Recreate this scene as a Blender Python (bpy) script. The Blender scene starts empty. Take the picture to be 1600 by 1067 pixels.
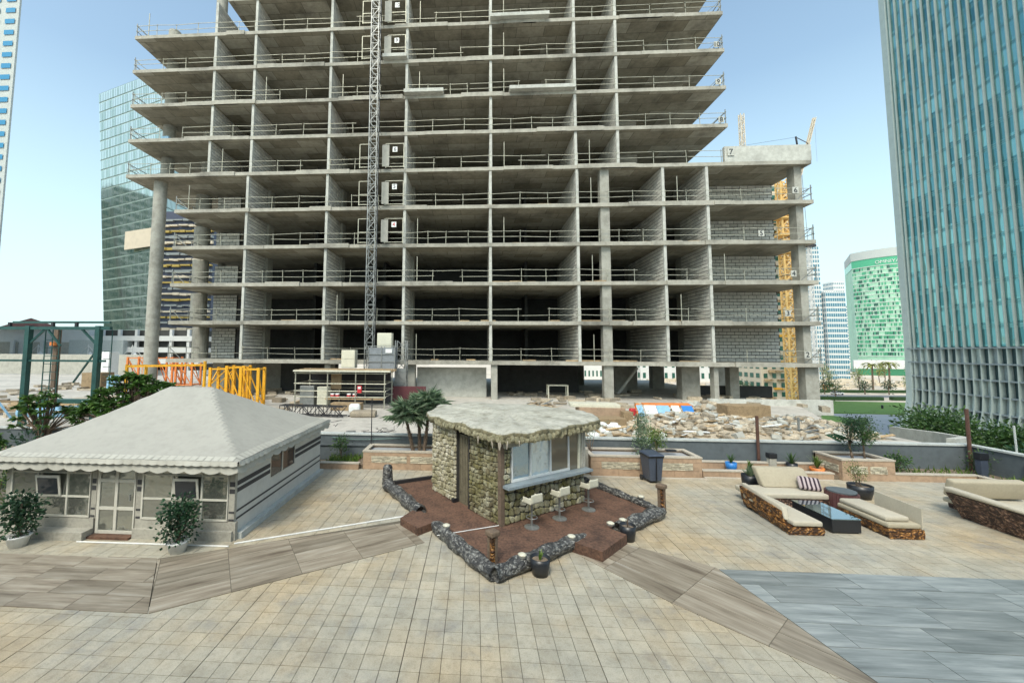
import bpy, math, random
from mathutils import Vector, Matrix
R_ = math.radians
random.seed(7)
S = bpy.context.scene
COL = S.collection

# ------------------------------------------------------------------ camera, sky, sun, exposure
cam_d = bpy.data.cameras.new("camera"); cam = bpy.data.objects.new("camera", cam_d); COL.objects.link(cam)
cam_d.sensor_width = 36.0; cam_d.sensor_fit = 'HORIZONTAL'; cam_d.lens = 14.4
cam_d.shift_x = 0.0603; cam_d.shift_y = -0.0199; cam_d.clip_end = 6000; cam_d.clip_start = 0.05
cr = Vector((0.99821, 0.05954, 0.00568)); cu = -Vector((0.00128, 0.07374, -0.99728)); cb = -Vector((-0.0598, 0.9955, 0.07353))
cam.matrix_world = Matrix(((cr.x, cu.x, cb.x, 0), (cr.y, cu.y, cb.y, 0), (cr.z, cu.z, cb.z, 4.8), (0, 0, 0, 1)))
S.camera = cam

SUN_EL, SUN_AZ = 52.0, 200.0            # degrees; azimuth clockwise from +Y (north); the sun stands behind the camera
W = bpy.data.worlds.new("World"); S.world = W; W.use_nodes = True
wn = W.node_tree.nodes; wl = W.node_tree.links
bg = wn['Background']; sky = wn.new('ShaderNodeTexSky'); sky.sky_type = 'NISHITA'; sky.sun_disc = False
sky.sun_elevation = R_(SUN_EL); sky.sun_rotation = R_(SUN_AZ); sky.dust_density = 3.2; sky.air_density = 1.0; sky.ozone_density = 1.0
tc_ = wn.new('ShaderNodeTexCoord'); sx_ = wn.new('ShaderNodeSeparateXYZ'); wl.new(tc_.outputs['Generated'], sx_.inputs[0])
rp_ = wn.new('ShaderNodeValToRGB'); wl.new(sx_.outputs[2], rp_.inputs[0]); ee = rp_.color_ramp.elements; ee[0].position = -.02; ee[0].color = (.85,) * 3 + (1,); ee[1].position = .95; ee[1].color = (.0,) * 3 + (1,)
e2 = ee.new(.18); e2.color = (.62,) * 3 + (1,); e3 = ee.new(.5); e3.color = (.16,) * 3 + (1,)
mx_ = wn.new('ShaderNodeMix'); mx_.data_type = 'RGBA'; wl.new(rp_.outputs[0], mx_.inputs[0]); wl.new(sky.outputs[0], mx_.inputs[6]); mx_.inputs[7].default_value = (3.9, 4.6, 4.9, 1)   # pale desert haze whitening the lower sky
ml_ = wn.new('ShaderNodeMix'); ml_.data_type = 'RGBA'; ml_.blend_type = 'MULTIPLY'; ml_.inputs[0].default_value = 1; wl.new(mx_.outputs[2], ml_.inputs[6]); ml_.inputs[7].default_value = (.94, 1.05, 1.0, 1); wl.new(ml_.outputs[2], bg.inputs[0]); bg.inputs[1].default_value = 0.15
sd = bpy.data.lights.new("sun", 'SUN'); sd.energy = 1.1; sd.angle = R_(14); sd.color = (1, .94, .85)
so = bpy.data.objects.new("sun", sd); COL.objects.link(so)
sdir = Vector((math.sin(R_(SUN_AZ)) * math.cos(R_(SUN_EL)), math.cos(R_(SUN_AZ)) * math.cos(R_(SUN_EL)), math.sin(R_(SUN_EL))))
so.rotation_euler = sdir.to_track_quat('Z', 'Y').to_euler(); so.location = (0, -20, 130)
S.view_settings.view_transform = 'Standard'; S.view_settings.look = 'None'; S.view_settings.gamma = 1
S.view_settings.exposure = 0.84
S.render.engine = 'CYCLES'

# ------------------------------------------------------------------ materials
class NT:
    def __init__(s, name):
        m = bpy.data.materials.new(name); m.use_nodes = True; s.m = m; s.n = m.node_tree.nodes; s.l = m.node_tree.links
        s.p = s.n['Principled BSDF']
    def new(s, t, **k):
        n = s.n.new(t)
        for a, b in k.items(): setattr(n, a, b)
        return n
    def link(s, a, b): s.l.new(a, b)
    def pos(s, kind='world', scale=(1, 1, 1)):
        if kind == 'world': o = s.new('ShaderNodeNewGeometry').outputs['Position']
        else: o = s.new('ShaderNodeTexCoord').outputs['Object']
        mp = s.new('ShaderNodeMapping'); mp.inputs['Scale'].default_value = scale; s.link(o, mp.inputs[0]); return mp.outputs[0]
    def noise(s, vec, scale, detail=4, rough=.6):
        n = s.new('ShaderNodeTexNoise'); n.inputs['Scale'].default_value = scale; n.inputs['Detail'].default_value = detail
        n.inputs['Roughness'].default_value = rough; s.link(vec, n.inputs['Vector']); return n.outputs['Fac']
    def ramp(s, fac, stops):
        r = s.new('ShaderNodeValToRGB'); e = r.color_ramp.elements
        while len(e) < len(stops): e.new(.5)
        for i, (p, c) in enumerate(stops):
            e[i].position = p; e[i].color = (*c, 1) if len(c) == 3 else c
        s.link(fac, r.inputs[0]); return r.outputs[0]
    def mix(s, fac, a, b, mode='MIX'):
        n = s.new('ShaderNodeMix', data_type='RGBA', blend_type=mode)
        for sock, v in ((n.inputs[0], fac), (n.inputs[6], a), (n.inputs[7], b)):
            if hasattr(v, 'links'): s.link(v, sock)
            else: sock.default_value = v if not isinstance(v, tuple) else ((*v, 1) if len(v) == 3 else v)
        return n.outputs[2]
    def math(s, op, a, b=0):
        n = s.new('ShaderNodeMath', operation=op)
        for i, v in enumerate((a, b)):
            if hasattr(v, 'links'): s.link(v, n.inputs[i])
            else: n.inputs[i].default_value = v
        return n.outputs[0]
    def bump(s, h, strength=.3, dist=.02):
        b = s.new('ShaderNodeBump'); b.inputs['Strength'].default_value = strength; b.inputs['Distance'].default_value = dist
        s.link(h, b.inputs['Height']); s.link(b.outputs[0], s.p.inputs['Normal'])
    def base(s, c):
        if hasattr(c, 'links'): s.link(c, s.p.inputs['Base Color'])
        else: s.p.inputs['Base Color'].default_value = (*c, 1)

def plain(name, col, rough=.6, metal=0, var=.25, scale=3., kind='obj', bump=.15, bd=.01, dark=None, island=0):
    t = NT(name); v = t.pos(kind); n1 = t.noise(v, scale, 5); n2 = t.noise(v, scale * 7, 3)
    f = t.math('MULTIPLY', n1, n2); dk = dark or tuple(c * (1 - var) for c in col); hi = tuple(min(1, c * (1 + var * .6)) for c in col)
    c = t.ramp(f, [(.12, dk), (.26, col), (.45, hi)])
    if island:
        g = t.new('ShaderNodeNewGeometry'); r = t.ramp(g.outputs['Random Per Island'], [(0, (1 - island,) * 3), (1, (1 + island * .3,) * 3)])
        c = t.mix(1.0, c, r, 'MULTIPLY')
    t.base(c); t.p.inputs['Roughness'].default_value = rough; t.p.inputs['Metallic'].default_value = metal
    if bump: t.bump(n2, bump, bd)
    return t.m

def m_concrete(name, col=(.40, .385, .34), panels=True, stain=.5, kind='world'):
    t = NT(name); v = t.pos(kind)
    big = t.noise(v, .35, 5, .65); med = t.noise(v, 2.2, 5, .7); fine = t.noise(v, 18, 3)
    c = t.ramp(big, [(.3, tuple(x * (1 - stain * .55) for x in col)), (.5, col), (.7, tuple(x * 1.12 for x in col))])
    c = t.mix(.45, c, t.ramp(med, [(.3, (.45, .43, .38)), (.6, (1.1, 1.1, 1.08))]), 'MULTIPLY')
    c = t.mix(.25, c, t.ramp(fine, [(.3, (.6, .6, .6)), (.7, (1.1, 1.1, 1.1))]), 'MULTIPLY')
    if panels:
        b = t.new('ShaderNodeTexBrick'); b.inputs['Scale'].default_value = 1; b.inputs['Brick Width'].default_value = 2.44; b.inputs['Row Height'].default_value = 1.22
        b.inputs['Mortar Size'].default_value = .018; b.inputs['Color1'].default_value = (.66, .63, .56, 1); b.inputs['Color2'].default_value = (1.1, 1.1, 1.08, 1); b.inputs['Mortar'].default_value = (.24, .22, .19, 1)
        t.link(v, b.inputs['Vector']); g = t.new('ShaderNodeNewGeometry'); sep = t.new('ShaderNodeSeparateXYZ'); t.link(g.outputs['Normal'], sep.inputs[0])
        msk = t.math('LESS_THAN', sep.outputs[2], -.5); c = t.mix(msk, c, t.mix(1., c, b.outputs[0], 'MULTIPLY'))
    t.base(c); t.p.inputs['Roughness'].default_value = .85; t.bump(med, .25, .02); return t.m

M = {}
M['conc'] = m_concrete('raw_concrete', (.385, .365, .31), stain=.85)
M['conc_light'] = m_concrete('pale_concrete', (.50, .50, .455), panels=False, stain=.35)
M['conc_col'] = m_concrete('column_concrete', (.36, .35, .305), panels=False, stain=.7)
M['conc_shaded'] = m_concrete('shaded_concrete', (.055, .055, .052), panels=False, stain=.5)  # shade of the interiors painted in as a near-black concrete
M['block'] = plain('aac_block', (.62, .60, .54), .9, var=.2, scale=1.3, kind='world', island=.22)
M['mortar'] = plain('mortar', (.06, .058, .052), .95, var=.3, scale=4, kind='world')
M['rail'] = plain('scaffold_tube', (.40, .39, .31), .5, .3, var=.35, scale=2, kind='world', bump=0)
M['steel'] = plain('galvanised_steel', (.30, .31, .30), .45, .6, var=.3, scale=4, bump=0)
M['steel_dark'] = plain('dark_steel', (.05, .05, .055), .5, .5, var=.3, scale=6, bump=0)
M['cream'] = plain('cream_paint', (.62, .60, .48), .5, var=.15, scale=2)
M['white'] = plain('white_paint', (.74, .75, .73), .45, var=.12, scale=2)
M['wframe'] = plain('off_white_frame', (.60, .585, .51), .4, var=.1, scale=2, bump=0)
M['black'] = plain('black_plastic', (.018, .02, .024), .35, var=.3, scale=4, bump=.05)
M['slate'] = plain('slate_plastic', (.055, .07, .10), .4, var=.2, scale=3, bump=.05)
M['red'] = plain('red_paint', (.55, .03, .04), .4, var=.2)
M['blue'] = plain('blue_plastic', (.03, .20, .55), .4, var=.2)
M['lightblue'] = plain('pale_blue_sheet', (.25, .45, .62), .5, var=.3)
M['yellow'] = plain('yellow_paint', (.80, .40, .02), .45, var=.25, scale=2, dark=(.45, .22, .02))
M['orange'] = plain('orange_paint', (.72, .22, .05), .5, var=.3, scale=2)
M['green_steel'] = plain('green_steel', (.03, .095, .085), .45, .2, var=.3, scale=2)
M['brown_steel'] = plain('rusty_post', (.11, .055, .04), .6, .2, var=.4, scale=5)
M['wood'] = plain('site_timber', (.42, .30, .17), .8, var=.35, scale=3, island=.5)
M['sack'] = plain('debris_sack', (.46, .39, .29), .85, var=.4, scale=2.5, island=.55, bump=.6, bd=.03)
M['wall_grey'] = plain('slate_grey_wall', (.105, .125, .135), .75, var=.2, scale=.7, kind='world', bump=.1)
M['coping'] = plain('pale_coping', (.46, .49, .47), .8, var=.2, scale=3, kind='world')
M['canvas'] = plain('tent_canvas', (.37, .36, .315), .75, var=.10, scale=.8, bump=.35, bd=.02)
M['valance'] = plain('tent_valance', (.46, .45, .39), .8, var=.1, scale=2, bump=.1)
M['tent_wall'] = plain('white_tent_wall', (.60, .60, .56), .7, var=.08, scale=1, bump=.1)
M['stripe'] = plain('charcoal_stripe', (.055, .055, .058), .7, var=.2, scale=4)
M['plinth'] = plain('grey_plinth_stone', (.40, .385, .33), .75, var=.25, scale=2.5)
M['sandstone'] = plain('sandstone_cladding', (.43, .30, .20), .7, var=.28, scale=1.1, kind='world', island=.25)
M['caps'] = plain('planter_capstone', (.48, .43, .35), .7, var=.2, scale=2, kind='world')
M['mosaic'] = plain('ledge_stone', (.60, .55, .42), .8, var=.25, scale=4, kind='world', island=.45)
M['soil'] = plain('dry_soil', (.20, .155, .11), .95, var=.4, scale=5, kind='world', bump=.6, bd=.03)
M['mulch'] = plain('red_mulch', (.13, .07, .045), .9, var=.8, scale=2.2, kind='world', bump=.7, bd=.03, dark=(.05, .028, .02))
M['bark'] = plain('weathered_bark', (.15, .15, .14), .9, var=1.2, scale=5, bump=1., bd=.08, dark=(.02, .02, .022))
M['brown_wood'] = plain('carved_brown_wood', (.40, .19, .055), .55, var=.5, scale=5, bump=1., bd=.03, dark=(.09, .03, .01))
M['dark_wood'] = plain('carved_dark_wood', (.22, .125, .085), .55, var=.5, scale=6, bump=1., bd=.03, dark=(.06, .03, .025))
def m_carved(name, lo, mid, hi):
    t = NT(name); v = t.pos('world', (1, 1, 1.6)); w = t.new('ShaderNodeTexVoronoi'); w.inputs['Scale'].default_value = 11
    n = t.new('ShaderNodeTexNoise'); n.inputs['Scale'].default_value = 5; n.inputs['Detail'].default_value = 5; t.link(v, n.inputs['Vector'])
    ad = t.new('ShaderNodeVectorMath', operation='MULTIPLY_ADD'); t.link(n.outputs['Color'], ad.inputs[0]); ad.inputs[1].default_value = (.35, .35, .35); t.link(v, ad.inputs[2]); t.link(ad.outputs[0], w.inputs['Vector'])
    c = t.ramp(t.math('MULTIPLY', w.outputs['Distance'], n.outputs['Fac']), [(.05, hi), (.16, mid), (.30, lo)]); t.base(c); t.p.inputs['Roughness'].default_value = .45; t.bump(w.outputs['Distance'], 1., .04); return t.m
M['brown_wood'] = m_carved('carved_golden_timber', (.05, .02, .006), (.30, .13, .03), (.60, .33, .11)); M['dark_wood'] = m_carved('carved_dark_timber', (.035, .018, .014), (.16, .085, .055), (.42, .27, .18))
M['bark'] = m_carved('weathered_bark', (.05, .05, .05), (.17, .17, .16), (.36, .36, .33))
M['cushion'] = plain('beige_cushion', (.47, .43, .34), .85, var=.08, scale=2, bump=.3, bd=.02)
M['cushion2'] = plain('dark_beige_cushion', (.40, .355, .26), .85, var=.1, scale=2, bump=.3, bd=.02)
M['thatch'] = None
M['trunk'] = plain('plant_trunk', (.16, .115, .08), .9, var=.4, scale=10, bump=.5)
M['asphalt'] = plain('asphalt', (.16, .17, .18), .9, var=.15, scale=.3, kind='world')
M['pave'] = plain('pale_paving', (.34, .35, .36), .8, var=.12, scale=.2, kind='world')
M['sand'] = plain('sand_ground', (.60, .52, .42), .95, var=.25, scale=.03, kind='world')
M['sitefloor'] = m_concrete('site_floor', (.50, .47, .42), panels=False, stain=.5)
M['lawn'] = plain('lawn_grass', (.11, .21, .04), .95, var=.25, scale=.6, kind='world', bump=.5, bd=.1)
M['hedge'] = plain('hedge_leaf', (.03, .075, .02), .9, var=.4, scale=2, kind='world', bump=1, bd=.2)
def m_leaf(name, a, b, c):
    t = NT(name); g = t.new('ShaderNodeNewGeometry'); col = t.ramp(g.outputs['Random Per Island'], [(0, a), (.6, b), (1, c)])
    n = t.noise(t.pos('world'), 1.6, 3); col = t.mix(.6, col, t.ramp(n, [(.35, (.55, .55, .55)), (.65, (1.3, 1.3, 1.2))]), 'MULTIPLY')
    t.base(col); t.p.inputs['Roughness'].default_value = .5
    tr = t.new('ShaderNodeBsdfTranslucent'); t.link(col, tr.inputs[0]); mx = t.new('ShaderNodeMixShader'); mx.inputs[0].default_value = .3
    t.link(t.p.outputs[0], mx.inputs[1]); t.link(tr.outputs[0], mx.inputs[2]); t.link(mx.outputs[0], t.n['Material Output'].inputs[0]); return t.m
M['leaf'] = m_leaf('leaf_green', (.025, .06, .018), (.05, .12, .03), (.11, .19, .05))
M['leaf_dark'] = m_leaf('leaf_dark', (.012, .04, .022), (.025, .075, .035), (.05, .12, .05))
M['leaf_bright'] = m_leaf('leaf_bright', (.06, .12, .02), (.11, .19, .035), (.20, .28, .06))
M['leaf_palm'] = m_leaf('leaf_palm', (.10, .17, .10), (.20, .29, .17), (.36, .44, .30))
M['leaf_frangi'] = m_leaf('leaf_frangipani', (.035, .09, .02), (.08, .17, .035), (.15, .26, .06))
M['leaf_yellow'] = m_leaf('leaf_yellow', (.14, .17, .04), (.24, .26, .07), (.36, .36, .12))

def m_tile():
    t = NT('terrazzo_tile'); v = t.pos('world')
    big = t.noise(v, .28, 4, .6); med = t.noise(v, 1.4, 5, .7); fine = t.noise(v, 60, 2)
    col = t.ramp(big, [(.30, (.36, .36, .32)), (.47, (.46, .43, .35)), (.64, (.48, .39, .26))])
    col = t.mix(.5, col, t.ramp(med, [(.3, (.62, .60, .56)), (.55, (1.03, 1.02, 1.0)), (.75, (1.12, 1.1, 1.05))]), 'MULTIPLY')
    sn = t.new('ShaderNodeVectorMath', operation='SNAP'); sn.inputs[1].default_value = (.307, .307, 50)
    off = t.new('ShaderNodeVectorMath', operation='ADD'); off.inputs[1].default_value = (4.193, -8.627, 10); t.link(v, off.inputs[0]); t.link(off.outputs[0], sn.inputs[0])
    wnz = t.new('ShaderNodeTexWhiteNoise'); t.link(sn.outputs[0], wnz.inputs[0])
    col = t.mix(.5, col, t.ramp(wnz.outputs['Value'], [(0, (.84, .83, .8)), (.5, (1, 1, 1)), (1, (1.12, 1.11, 1.08))]), 'MULTIPLY')
    col = t.mix(.35, col, t.ramp(fine, [(.35, (.55, .5, .42)), (.55, (1.06, 1.06, 1.05))]), 'MULTIPLY')
    stain = t.noise(t.pos('world', (1, 1, 1)), .9, 7, .75)
    col = t.mix(t.ramp(stain, [(.53, (0, 0, 0)), (.68, (.65, .65, .65))]), col, (.24, .24, .23))
    st2 = t.noise(t.pos('world', (1, .6, 1)), 2.3, 8, .8); col = t.mix(t.ramp(st2, [(.50, (0, 0, 0)), (.70, (.5, .5, .5))]), col, (.31, .25, .17))
    st3 = t.noise(t.pos('world'), 7, 8, .8); col = t.mix(.5, col, t.ramp(st3, [(.33, (.5, .47, .42)), (.5, (1, 1, 1)), (.7, (1.15, 1.13, 1.1))]), 'MULTIPLY')
    t.base(col); t.link(t.ramp(med, [(.3, (.35, .35, .35)), (.7, (.6, .6, .6))]), t.p.inputs['Roughness']); t.bump(st3, .15, .006); return t.m
M['tile'] = m_tile()
M['grout'] = plain('tile_grout', (.13, .115, .085), .95, var=.3, scale=3, kind='world', bump=0)
def m_plank():
    t = NT('wood_look_tile'); v = t.pos('obj', (.55, 5.5, 1)); o = t.new('ShaderNodeObjectInfo')
    ad = t.new('ShaderNodeVectorMath', operation='ADD'); cmb = t.new('ShaderNodeCombineXYZ')
    t.link(t.math('MULTIPLY', o.outputs['Random'], 90), cmb.inputs[0]); t.link(t.math('MULTIPLY', o.outputs['Random'], 37), cmb.inputs[1]); t.link(v, ad.inputs[0]); t.link(cmb.outputs[0], ad.inputs[1])
    n = t.noise(ad.outputs[0], 1.0, 6, .62); n2 = t.noise(ad.outputs[0], 4.5, 3, .6)
    c = t.ramp(n, [(.30, (.135, .105, .075)), (.43, (.25, .21, .155)), (.56, (.34, .295, .225)), (.72, (.44, .40, .33))])
    c = t.mix(.4, c, t.ramp(n2, [(.3, (.65, .65, .65)), (.7, (1.15, 1.15, 1.15))]), 'MULTIPLY')
    rr = t.ramp(o.outputs['Random'], [(0, (.8, .8, .8)), (1, (1.15, 1.15, 1.17))]); c = t.mix(1., c, rr, 'MULTIPLY')
    t.base(c); t.p.inputs['Roughness'].default_value = .42; t.bump(n, .08, .01); return t.m
M['plank'] = m_plank()
def m_plank_reflected():  # blue-grey tint of the window-glass reflection painted into the plank colour
    m = M['plank'].copy(); m.name = 'reflection_wood_look_tile'
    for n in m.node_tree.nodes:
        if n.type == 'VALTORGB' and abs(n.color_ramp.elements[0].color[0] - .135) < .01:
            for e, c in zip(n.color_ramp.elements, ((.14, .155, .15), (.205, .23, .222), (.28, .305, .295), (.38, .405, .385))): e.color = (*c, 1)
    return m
M['plank_reflected'] = m_plank_reflected()
def m_stone():
    t = NT('mossy_stone'); v = t.pos('world'); n = t.noise(v, 1.6, 4); g = t.new('ShaderNodeNewGeometry')
    c = t.ramp(g.outputs['Random Per Island'], [(0, (.14, .125, .07)), (.35, (.30, .28, .18)), (.7, (.42, .40, .30)), (1, (.55, .53, .43))])
    c = t.mix(t.ramp(n, [(.42, (0, 0, 0)), (.62, (.85, .85, .85))]), c, (.20, .185, .05)); f = t.noise(v, 22, 4)
    c = t.mix(.55, c, t.ramp(f, [(.3, (.4, .4, .36)), (.65, (1.2, 1.2, 1.15))]), 'MULTIPLY'); t.base(c)
    t.p.inputs['Roughness'].default_value = .85; t.bump(f, .7, .03); return t.m
M['stone'] = m_stone()
def m_stone_var(name, cols, moss):
    m = M['stone'].copy(); m.name = name
    for n in m.node_tree.nodes:
        if n.type == 'VALTORGB' and len(n.color_ramp.elements) == 4:
            for e, c in zip(n.color_ramp.elements, cols): e.color = (*c, 1)
        if n.type == 'VALTORGB' and len(n.color_ramp.elements) == 2 and abs(n.color_ramp.elements[1].color[0] - .85) < .01: n.color_ramp.elements[1].color = (moss, moss, moss, 1)
    return m
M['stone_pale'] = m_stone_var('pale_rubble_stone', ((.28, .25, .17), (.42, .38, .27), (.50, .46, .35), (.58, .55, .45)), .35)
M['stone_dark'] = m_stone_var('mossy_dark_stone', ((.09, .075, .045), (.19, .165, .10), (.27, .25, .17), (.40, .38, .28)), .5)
def m_cement_roof():
    t = NT('lichen_cement'); v = t.pos('world'); a = t.noise(v, 1.1, 6, .7); b = t.noise(t.pos('world', (2, 6, 6)), 2.2, 7, .75)
    c = t.ramp(a, [(.3, (.22, .21, .16)), (.48, (.42, .41, .345)), (.7, (.54, .53, .46))])
    c = t.mix(t.ramp(b, [(.5, (0, 0, 0)), (.66, (.75, .75, .75))]), c, (.13, .125, .09))
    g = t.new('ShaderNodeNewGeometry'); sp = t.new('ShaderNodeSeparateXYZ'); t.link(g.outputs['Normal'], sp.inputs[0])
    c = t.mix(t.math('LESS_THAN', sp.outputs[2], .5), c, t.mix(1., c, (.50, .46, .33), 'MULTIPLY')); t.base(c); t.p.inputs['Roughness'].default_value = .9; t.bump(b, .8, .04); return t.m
M['cement'] = m_cement_roof()
def glass(name, col, metal=.75, rough=.06, wav=.0, scale=.4, ior=1.5):
    t = NT(name); t.base(col); t.p.inputs['Metallic'].default_value = metal; t.p.inputs['Roughness'].default_value = rough; t.p.inputs['IOR'].default_value = ior
    if wav:
        n = t.noise(t.pos('world'), scale, 2); t.bump(n, wav, .3)
    return t.m
def m_teal():
    t = NT('teal_curtain_glass'); v = t.pos('world'); sn = t.new('ShaderNodeVectorMath', operation='SNAP'); sn.inputs[1].default_value = (50, 1.2, 3.1); t.link(v, sn.inputs[0]); w = t.new('ShaderNodeTexWhiteNoise'); t.link(sn.outputs[0], w.inputs[0])
    c = t.ramp(w.outputs['Value'], [(0, (.06, .19, .21)), (.5, (.13, .32, .34)), (1, (.26, .49, .48))]); t.base(c); t.p.inputs['Metallic'].default_value = .85; t.p.inputs['Roughness'].default_value = .04
    n = t.noise(t.pos('world', (1, 1, .35)), .35, 2); t.bump(n, .6, .5); return t.m
M['teal'] = m_teal()
M['teal_dark'] = glass('dark_podium_glass', (.05, .09, .10), .5, .12)
M['teal_span'] = glass('spandrel_glass', (.14, .33, .34), .75, .12)
M['tgreen'] = glass('green_reflective_glass', (.66, .74, .68), .92, .06, .15, .12)
M['fin'] = plain('grey_green_fin', (.36, .43, .41), .55, .1, var=.12, scale=1, kind='world', bump=0)
M['fin_dark'] = plain('podium_frame', (.22, .27, .29), .6, .1, var=.12, scale=1, kind='world', bump=0)
M['win_dark'] = glass('dark_glass', (.03, .035, .04), .0, .04)
M['win_mirror'] = glass('film_glass', (.38, .39, .35), .8, .12, .12, 2.2)
M['win_blue'] = glass('pale_blue_glass', (.38, .47, .52), .75, .08, .1, 2.)
M['blue_glass'] = glass('blue_window_glass', (.06, .25, .40), .6, .1)
M['far_green'] = glass('far_green_glass', (.10, .42, .24), .35, .2)
M['far_green_l'] = plain('far_green_panel', (.34, .58, .42), .5, var=.25, scale=.05, kind='world', bump=0)
M['far_dark'] = glass('far_dark_window', (.03, .12, .09), .2, .2)
M['far_white'] = plain('far_white_wall', (.62, .62, .60), .8, var=.1, scale=.1, kind='world', bump=0)
M['far_blue'] = glass('far_blue_glass', (.12, .28, .36), .4, .2)
M['far_cream'] = plain('far_cream_wall', (.60, .52, .40), .8, var=.1, scale=.1, kind='world', bump=0)
M['pinkfab'] = plain('magenta_sheet', (.28, .01, .12), .7, var=.3)
def m_stripes():
    t = NT('striped_cushion'); v = t.pos('obj'); w = t.new('ShaderNodeTexWave'); w.inputs['Scale'].default_value = 2.6; w.inputs['Distortion'].default_value = .8; t.link(v, w.inputs[0])
    t.base(t.ramp(w.outputs['Fac'], [(.35, (.03, .02, .03)), (.5, (.36, .27, .28)), (.8, (.45, .38, .38))])); t.p.inputs['Roughness'].default_value = .9; return t.m
M['pillow'] = m_stripes()

# ------------------------------------------------------------------ mesh helpers
class MB:
    def __init__(s): s.v = []; s.f = []
    def add(s, vs, fs):
        o = len(s.v); s.v += [tuple(v) for v in vs]; s.f += [tuple(i + o for i in f) for f in fs]; return s
    def box(s, x0, x1, y0, y1, z0, z1):
        return s.add([(x0, y0, z0), (x1, y0, z0), (x1, y1, z0), (x0, y1, z0), (x0, y0, z1), (x1, y0, z1), (x1, y1, z1), (x0, y1, z1)],
                     [(0, 3, 2, 1), (4, 5, 6, 7), (0, 1, 5, 4), (1, 2, 6, 5), (2, 3, 7, 6), (3, 0, 4, 7)])
    def rbox(s, c, size, rz=0, rx=0, ry=0):
        m = Matrix.Translation(c) @ Matrix.Rotation(rz, 4, 'Z') @ Matrix.Rotation(ry, 4, 'Y') @ Matrix.Rotation(rx, 4, 'X')
        a, b, d = (q / 2 for q in size)
        vs = [m @ Vector(p) for p in ((-a, -b, -d), (a, -b, -d), (a, b, -d), (-a, b, -d), (-a, -b, d), (a, -b, d), (a, b, d), (-a, b, d))]
        return s.add(vs, [(0, 3, 2, 1), (4, 5, 6, 7), (0, 1, 5, 4), (1, 2, 6, 5), (2, 3, 7, 6), (3, 0, 4, 7)])
    def tube(s, p, q, r, n=5, r2=None, cap=True):
        p, q = Vector(p), Vector(q); d = q - p
        if d.length < 1e-6: return s
        r2 = r if r2 is None else r2; a = d.normalized().orthogonal().normalized(); b = d.normalized().cross(a); vs = []
        for c, rr in ((p, r), (q, r2)):
            for i in range(n):
                t = 2 * math.pi * i / n; vs.append(c + a * rr * math.cos(t) + b * rr * math.sin(t))
        fs = [(i, (i + 1) % n, n + (i + 1) % n, n + i) for i in range(n)]
        if cap: fs += [tuple(reversed(range(n))), tuple(range(n, 2 * n))]
        return s.add(vs, fs)
    def path(s, pts, r, n=6, r2=None):
        r2 = r if r2 is None else r2; k = len(pts) - 1
        for i in range(k): s.tube(pts[i], pts[i + 1], r + (r2 - r) * i / k, n, r + (r2 - r) * (i + 1) / k)
        return s
    def prism(s, pts, z0, z1):
        n = len(pts)
        a = sum(pts[i][0] * pts[(i + 1) % n][1] - pts[(i + 1) % n][0] * pts[i][1] for i in range(n))
        if a < 0: pts = list(reversed(pts))
        vs = [(x, y, z0) for x, y in pts] + [(x, y, z1) for x, y in pts]
        return s.add(vs, [tuple(reversed(range(n))), tuple(range(n, 2 * n))] + [(i, (i + 1) % n, n + (i + 1) % n, n + i) for i in range(n)])
    def lathe(s, prof, n=20, c=(0, 0, 0)):
        vs = []; k = len(prof)
        for r, z in prof:
            for i in range(n): t = 2 * math.pi * i / n; vs.append((c[0] + r * math.cos(t), c[1] + r * math.sin(t), c[2] + z))
        fs = [(j * n + i, j * n + (i + 1) % n, (j + 1) * n + (i + 1) % n, (j + 1) * n + i) for j in range(k - 1) for i in range(n)]
        if prof[0][0] > 1e-4: fs.append(tuple(reversed(range(n))))
        if prof[-1][0] > 1e-4: fs.append(tuple(range((k - 1) * n, k * n)))
        return s.add(vs, fs)
    def quad(s, a, b, c, d): return s.add([a, b, c, d], [(0, 1, 2, 3)])
    def mesh(s, name, mat, smooth=False):
        me = bpy.data.meshes.new(name); me.from_pydata(s.v, [], s.f); me.update()
        if mat: me.materials.append(mat)
        if smooth:
            for p in me.polygons: p.use_smooth = True
        return me
    def build(s, name, mat, parent=None, smooth=False, loc=None, rz=0, kind=None, bevel=0, seg=2):
        return link(name, s.mesh(name, mat, smooth), parent, loc, rz, kind, bevel, seg)
def link(name, me, parent=None, loc=None, rz=0, kind=None, bevel=0, seg=2):
    o = bpy.data.objects.new(name, me); COL.objects.link(o)
    if parent: o.parent = parent
    if loc: o.location = loc
    if rz: o.rotation_euler = (0, 0, rz)
    if kind: o['kind'] = kind
    if bevel:
        b = o.modifiers.new('bevel', 'BEVEL'); b.width = bevel; b.segments = seg; b.limit_method = 'ANGLE'
    return o
def thing(name, label, cat, loc=(0, 0, 0), rz=0, group=None):
    o = bpy.data.objects.new(name, None); COL.objects.link(o); o.location = loc; o.rotation_euler = (0, 0, rz); o.empty_display_size = .2
    return tag(o, label, cat, group)
def tag(o, label, cat, group=None):
    o['label'] = label; o['category'] = cat
    if group: o['group'] = group
    return o
def kids(o): return [c for c in ALL.get(o.name, [])]
def clone(root, loc, rz=0, label=None, group=None, scale=None):
    r = root.copy(); COL.objects.link(r); r.location = loc; r.rotation_euler = (0, 0, rz)
    if scale: r.scale = scale
    if label: r['label'] = label
    if group: r['group'] = group
    for ch in list(root.children):
        c = ch.copy(); COL.objects.link(c); c.parent = r
        for g in list(ch.children):
            d = g.copy(); COL.objects.link(d); d.parent = c
    return r
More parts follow.
